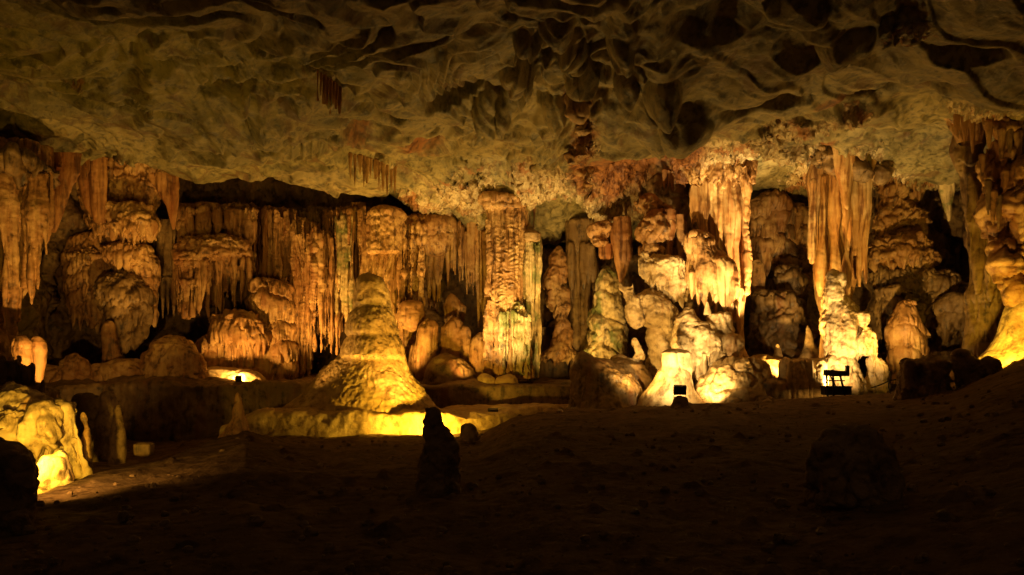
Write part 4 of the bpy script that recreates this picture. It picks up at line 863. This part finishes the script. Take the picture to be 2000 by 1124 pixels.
one('flowstone_mound', 'smooth tongue shaped rock glaring yellow at the right edge', 'flowstone mound', [(572,1990,2080),(590,1975,2100),(620,1960,2120),(650,1948,2140),(680,1934,2150),(705,1912,2160),(740,1880,2180)], 20.5, 'cream_flowstone', 'smooth', capt=16, depth=.6)
one('rock_mound', 'dim rock slope leading up to the yellow tongue rock at right', 'rock mound', [(650,1930,1950),(670,1905,1960),(700,1870,1960),(740,1830,1960)], 23.4, 'stalagmite_rock', 'smooth', capt=12, depth=.6)

# ---- dark silhouettes of the middle ground, right
t = thing('stalagmite', 'black broken stump with a jagged crown, left of two at the right', 'stalagmite')
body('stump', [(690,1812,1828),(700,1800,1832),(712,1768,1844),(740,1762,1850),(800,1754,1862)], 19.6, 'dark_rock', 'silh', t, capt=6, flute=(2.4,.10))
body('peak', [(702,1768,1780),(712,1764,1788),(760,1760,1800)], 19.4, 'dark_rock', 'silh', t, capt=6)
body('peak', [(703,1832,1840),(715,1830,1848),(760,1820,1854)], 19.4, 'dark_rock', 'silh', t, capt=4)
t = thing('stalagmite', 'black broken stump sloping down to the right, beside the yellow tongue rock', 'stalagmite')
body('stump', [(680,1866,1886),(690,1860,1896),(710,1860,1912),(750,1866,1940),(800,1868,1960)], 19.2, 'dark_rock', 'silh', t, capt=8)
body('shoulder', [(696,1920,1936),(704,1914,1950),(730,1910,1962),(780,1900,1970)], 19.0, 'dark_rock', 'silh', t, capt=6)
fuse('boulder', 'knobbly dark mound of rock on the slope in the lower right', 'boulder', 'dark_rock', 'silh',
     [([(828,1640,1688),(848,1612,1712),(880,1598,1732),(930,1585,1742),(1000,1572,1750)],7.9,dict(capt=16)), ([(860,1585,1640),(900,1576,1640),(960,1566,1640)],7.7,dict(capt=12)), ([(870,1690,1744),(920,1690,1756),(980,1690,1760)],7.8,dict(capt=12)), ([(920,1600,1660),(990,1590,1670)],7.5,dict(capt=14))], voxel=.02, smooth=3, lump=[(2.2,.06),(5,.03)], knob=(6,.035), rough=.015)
# foreground dark stalagmite
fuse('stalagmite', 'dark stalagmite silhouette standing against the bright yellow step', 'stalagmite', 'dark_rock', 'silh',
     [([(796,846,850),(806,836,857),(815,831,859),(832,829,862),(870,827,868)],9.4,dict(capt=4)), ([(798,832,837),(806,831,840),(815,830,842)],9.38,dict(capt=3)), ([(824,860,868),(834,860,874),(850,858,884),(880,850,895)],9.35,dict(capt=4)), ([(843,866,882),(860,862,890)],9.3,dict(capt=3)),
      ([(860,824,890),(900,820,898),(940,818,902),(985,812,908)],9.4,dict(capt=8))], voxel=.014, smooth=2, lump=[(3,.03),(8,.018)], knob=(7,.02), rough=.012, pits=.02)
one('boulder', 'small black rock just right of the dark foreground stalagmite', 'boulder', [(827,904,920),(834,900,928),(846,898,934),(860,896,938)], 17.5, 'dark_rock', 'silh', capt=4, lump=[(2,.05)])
for (px, Y, w, lb) in [(1080,20.5,20,'small pale rock on the crest of the dark slope, below the mossy cone'),(1500,21.3,12,'little stone on the slope crest left of the square stump'),(1700,10,14,'loose stone on the dark slope right of the knobbly dark mound'),(1495,24.0,20,'rounded stone at the foot of the yellow green mound'),(300,13.3,30,'low lump of dirt at the rim of the dark pit at left'),(390,16,10,'loose pale stone by the pit right of the squared block')]:
    py = HOR-GZ(px, Y)/Y*FPX
    one('loose_rock', lb, 'rock', [(py-w*.6,px-w*.6,px+w*.5),(py-w*.3,px-w*.9,px+w),(py+w*.3,px-w*1.1,px+w*1.1)], Y, 'ochre_flowstone' if px < 1100 else 'brown_flowstone', 'silh', capt=w*.4, lump=[(2,.04)])

# ---- small hanging draperies of the vault
def hang(label, segs, mat='red_flowstone'):
    t = thing('stalactite_curtain', label, 'stalactite curtain')
    for (px, a, b, w, Y) in segs: tip('point', px, a, b, w, Y, mat, t, depth=.6)
def cy(px, py): return float(find_y(px, py))
def row(label, x0, y0, x1, y1, n, ln, w, mat='red_flowstone', dy=0.0):
    segs = []
    for i in range(n):
        s = i/(n-1); px = x0+(x1-x0)*s; pt = y0+(y1-y0)*s; Y = cy(px, pt)+dy
        segs.append((px+random.uniform(-2, 2), pt-14, pt+ln*random.uniform(.5, 1.1), w*random.uniform(.8, 1.3), Y))
    hang(label, segs, mat)
row('comb of thin red stalactites hanging along a crack high on the left vault', 620, 150, 664, 182, 8, 52, 8)
row('comb of ochre stalactites hanging from a shelf of the vault above the thick fluted column', 686, 312, 772, 334, 12, 48, 9, 'ochre_flowstone')
t = thing('flowstone_formation', 'knotted red brown crust hanging in stages from the vault above the grey pillars', 'flowstone')
for (px, py, w, h) in [(1128,208,36,22),(1136,250,30,24),(1132,285,34,34),(1142,325,26,50),(1118,300,20,22)]:
    yv = cy(px, py)-.30
    fuse('pendant', None, None, 'ochre_flowstone', 'cauli', [([(py-12,px-w*.6,px+w*.6),(py,px-w*.5,px+w*.5),(py+h*.5,px-w*.3,px+w*.34),(py+h,px-w*.1,px+w*.12)],yv,dict(depth=.6)), ([(py-10,px-w*.2,px+w*.7),(py+h*.3,px,px+w*.6)],yv-.2)], parent=t, voxel=.025, flute=(4,.06), drop=.25, smooth=3)
row('small red stalactites at the right end of the red brown arch', 1296, 345, 1340, 350, 6, 30, 9)
o = None

# grit and pebbles strewn over the dirt
def pebbles():
    rnd = np.random.RandomState(5); vs = []; fs = []; b = 0
    th = np.linspace(0, 2*math.pi, 7, endpoint=False)
    for k in range(1500):
        Y = 4+17*rnd.rand()**1.2; px = rnd.uniform(-100, 2100); x = (px-1000)/FPX*Y
        yr = np.interp(px, RX, RY)
        if Y > yr: continue
        r = .012+.05*rnd.rand()**3+(.05 if rnd.rand() < .03 else 0); z = CZ+GZ(px, Y)+.02
        rings = [(-.5, .8), (.1, 1.0), (.6, .6)]
        V = []
        for (h, q) in rings:
            a = th+rnd.rand()*.5; w = r*q*rnd.uniform(.7, 1.2, 7)
            V.append(np.stack([x+w*np.cos(a), Y+w*np.sin(a)*.8, np.full(7, z+h*r)], 1))
        V.append(np.array([[x, Y, z+r*.75]])); vs.append(np.concatenate(V))
        for i in range(2):
            for j in range(7): fs.append([b+i*7+j, b+i*7+(j+1) % 7, b+(i+1)*7+(j+1) % 7, b+(i+1)*7+j])
        for j in range(7): fs.append([b+14+j, b+14+(j+1) % 7, b+21])
        b += 22
    me = bpy.data.meshes.new('pebbles'); me.from_pydata(np.concatenate(vs).tolist(), [], fs); me.materials.append(MAT['dark_rock'])
    o = bpy.data.objects.new('pebbles', me); COL.objects.link(o)
    tag(o, 'grit and small pebbles strewn over the dark dirt slope', 'pebbles', kind='stuff')
pebbles()
# ------------------------------------------------------------------ lamps seen in the photograph
def add_box(bm_list, c, s, rot=None):
    bm_list.append((c, s, rot))
def box_obj(name, boxes, mat, parent=None, bevel=.006):
    import bmesh, mathutils
    bm = bmesh.new()
    for (c, s, rot) in boxes:
        M = mathutils.Matrix.Translation(c)
        if rot is not None: M = M @ mathutils.Euler(rot).to_matrix().to_4x4()
        M = M @ mathutils.Matrix.Diagonal((s[0], s[1], s[2], 1))
        bmesh.ops.create_cube(bm, size=1, matrix=M)
    bmesh.ops.bevel(bm, geom=bm.edges[:], offset=bevel, segments=2, affect='EDGES')
    me = bpy.data.meshes.new(name); bm.to_mesh(me); bm.free(); me.materials.append(MAT[mat])
    o = bpy.data.objects.new(name, me); COL.objects.link(o)
    if parent: o.parent = parent
    return o
def bar(p, q, w):
    import mathutils
    p = mathutils.Vector(p); q = mathutils.Vector(q); v = q-p
    e = v.to_track_quat('Z', 'Y').to_euler(); return ((p+q)/2, (w, w, v.length), tuple(e))
def flood(label, px, py, Y, w, h, yoke, tilt=.25):
    t = thing('flood_lamp', label, 'flood lamp')
    c = P(px, py, Y); ww = w/FPX*Y; hh = h/FPX*Y
    box_obj('housing', [((c[0], c[1], c[2]), (ww, .14, hh), (tilt, 0, 0)), ((c[0], c[1]-.08, c[2]-.01), (ww*.7, .06, hh*.7), (tilt, 0, 0))] +
            [((c[0]+ww*(k-2)*.17, c[1]-.12, c[2]-.015), (.012, .05, hh*.7), (tilt, 0, 0)) for k in range(5)], 'black_metal', t)
    box_obj('glass', [((c[0], c[1]+.085, c[2]+.02), (ww*.86, .012, hh*.8), (tilt, 0, 0))], 'lamp_glass', t, .002)
    if yoke:
        zb = P(px, py+yoke, Y)[2]
        box_obj('yoke', [bar((c[0]-ww*.5, Y, c[2]), (c[0]-ww*.48, Y, zb), .018), bar((c[0]+ww*.5, Y, c[2]), (c[0]+ww*.48, Y, zb), .018), bar((c[0]-ww*.5, Y, zb), (c[0]+ww*.5, Y, zb), .02)], 'grey_metal', t, .003)
    return t
flood('square black flood lamp on a yoke, turned to the squat dome stalagmite', 1328, 762, 21.6, 24, 18, 20)
one('boulder', 'small dark rock carrying the square black flood lamp', 'boulder', [(773,1320,1336),(778,1316,1342),(790,1313,1345),(800,1308,1350)], 21.5, 'dark_rock', 'silh', capt=4, lump=[(2,.04)])
flood('small black lamp box sitting on the edge of the left terrace', 466, 740, 26.0, 11, 11, 0)
flood('low black lamp lying in the bright gap right of the giant stalagmite', 963, 801, 23.0, 20, 5, 0)
# metal frame with two lamp boxes
t = thing('lamp_stand', 'metal lamp stand with braced legs and flat boxes between square stump and glowing stalagmite', 'lamp stand')
Y = 22.6
def q(px, py, dy=0): p = P(px, py, Y); return (p[0], p[1]+dy, p[2])
box_obj('leg', [bar(q(1614, 722), q(1617, 785), .05)], 'black_metal', t)
box_obj('leg', [bar(q(1632, 722, .2), q(1634, 785, .2), .05)], 'black_metal', t)
box_obj('leg', [bar(q(1640, 730), q(1662, 785, .3), .05)], 'black_metal', t)
box_obj('brace', [bar(q(1616, 744), q(1650, 744), .035), bar(q(1622, 735), q(1636, 762), .035)], 'black_metal', t)
box_obj('lamp_box', [((*q(1622, 729),), (.33, .22, .17), (0, .05, 0))], 'grey_metal', t)
box_obj('lamp_box', [((*q(1645, 730),), (.34, .20, .15), None)], 'black_metal', t)
box_obj('lamp_head', [((*q(1655, 722),), (.08, .12, .22), None)], 'black_metal', t)
tag(box_obj('metal_case', [((*q(1647, 765, .5),), (.76, .35, .24), None), ((*q(1647, 757, .5),), (.80, .38, .04), None)], 'black_metal'), 'dark metal case on the ground under the lamp stand', 'metal case')
# cables
def cable(label, pts, r=.02):
    cu = bpy.data.curves.new('c', 'CURVE'); cu.dimensions = '3D'; cu.bevel_depth = r; cu.bevel_resolution = 2
    s = cu.splines.new('NURBS'); s.points.add(len(pts)-1); s.order_u = 4; s.use_endpoint_u = True
    for i, p in enumerate(pts): s.points[i].co = (*p, 1)
    o = bpy.data.objects.new('c', cu); COL.objects.link(o)
    me = bpy.data.meshes.new_from_object(o); bpy.data.objects.remove(o)
    me.materials.clear(); me.materials.append(MAT['cable_rubber'])
    for pl in me.polygons: pl.use_smooth = True
    o = bpy.data.objects.new('cable', me); COL.objects.link(o); tag(o, label, 'cable'); return o
cable('black cable looping over the rocks left of the black broken stumps', [P(*p) for p in [(1738,735,22.5),(1736,722,22.5),(1744,730,22.4),(1732,752,22.3),(1740,775,22),(1756,782,21.8),(1765,776,21.6)]])
cable('second cable trailing from the stumps back toward the glowing stalagmite', [P(*p) for p in [(1770,735,22.4),(1745,744,22.5),(1735,742,22.6),(1724,752,22.8),(1700,758,23)]])
# set each Empty at the base of its parts
bpy.context.view_layer.update()
for e in [o for o in scn.objects if o.type == 'EMPTY' and o.parent is None]:
    ch = list(e.children)
    if not ch: continue
    lo = np.array([1e9]*3); hi = -lo
    for c in ch:
        co = np.empty(len(c.data.vertices)*3, np.float32); c.data.vertices.foreach_get('co', co); co = co.reshape(-1, 3)
        lo = np.minimum(lo, co.min(0)); hi = np.maximum(hi, co.max(0))
    b = np.array([(lo[0]+hi[0])/2, (lo[1]+hi[1])/2, lo[2]])
    e.location = b
    for c in ch: c.location = -b
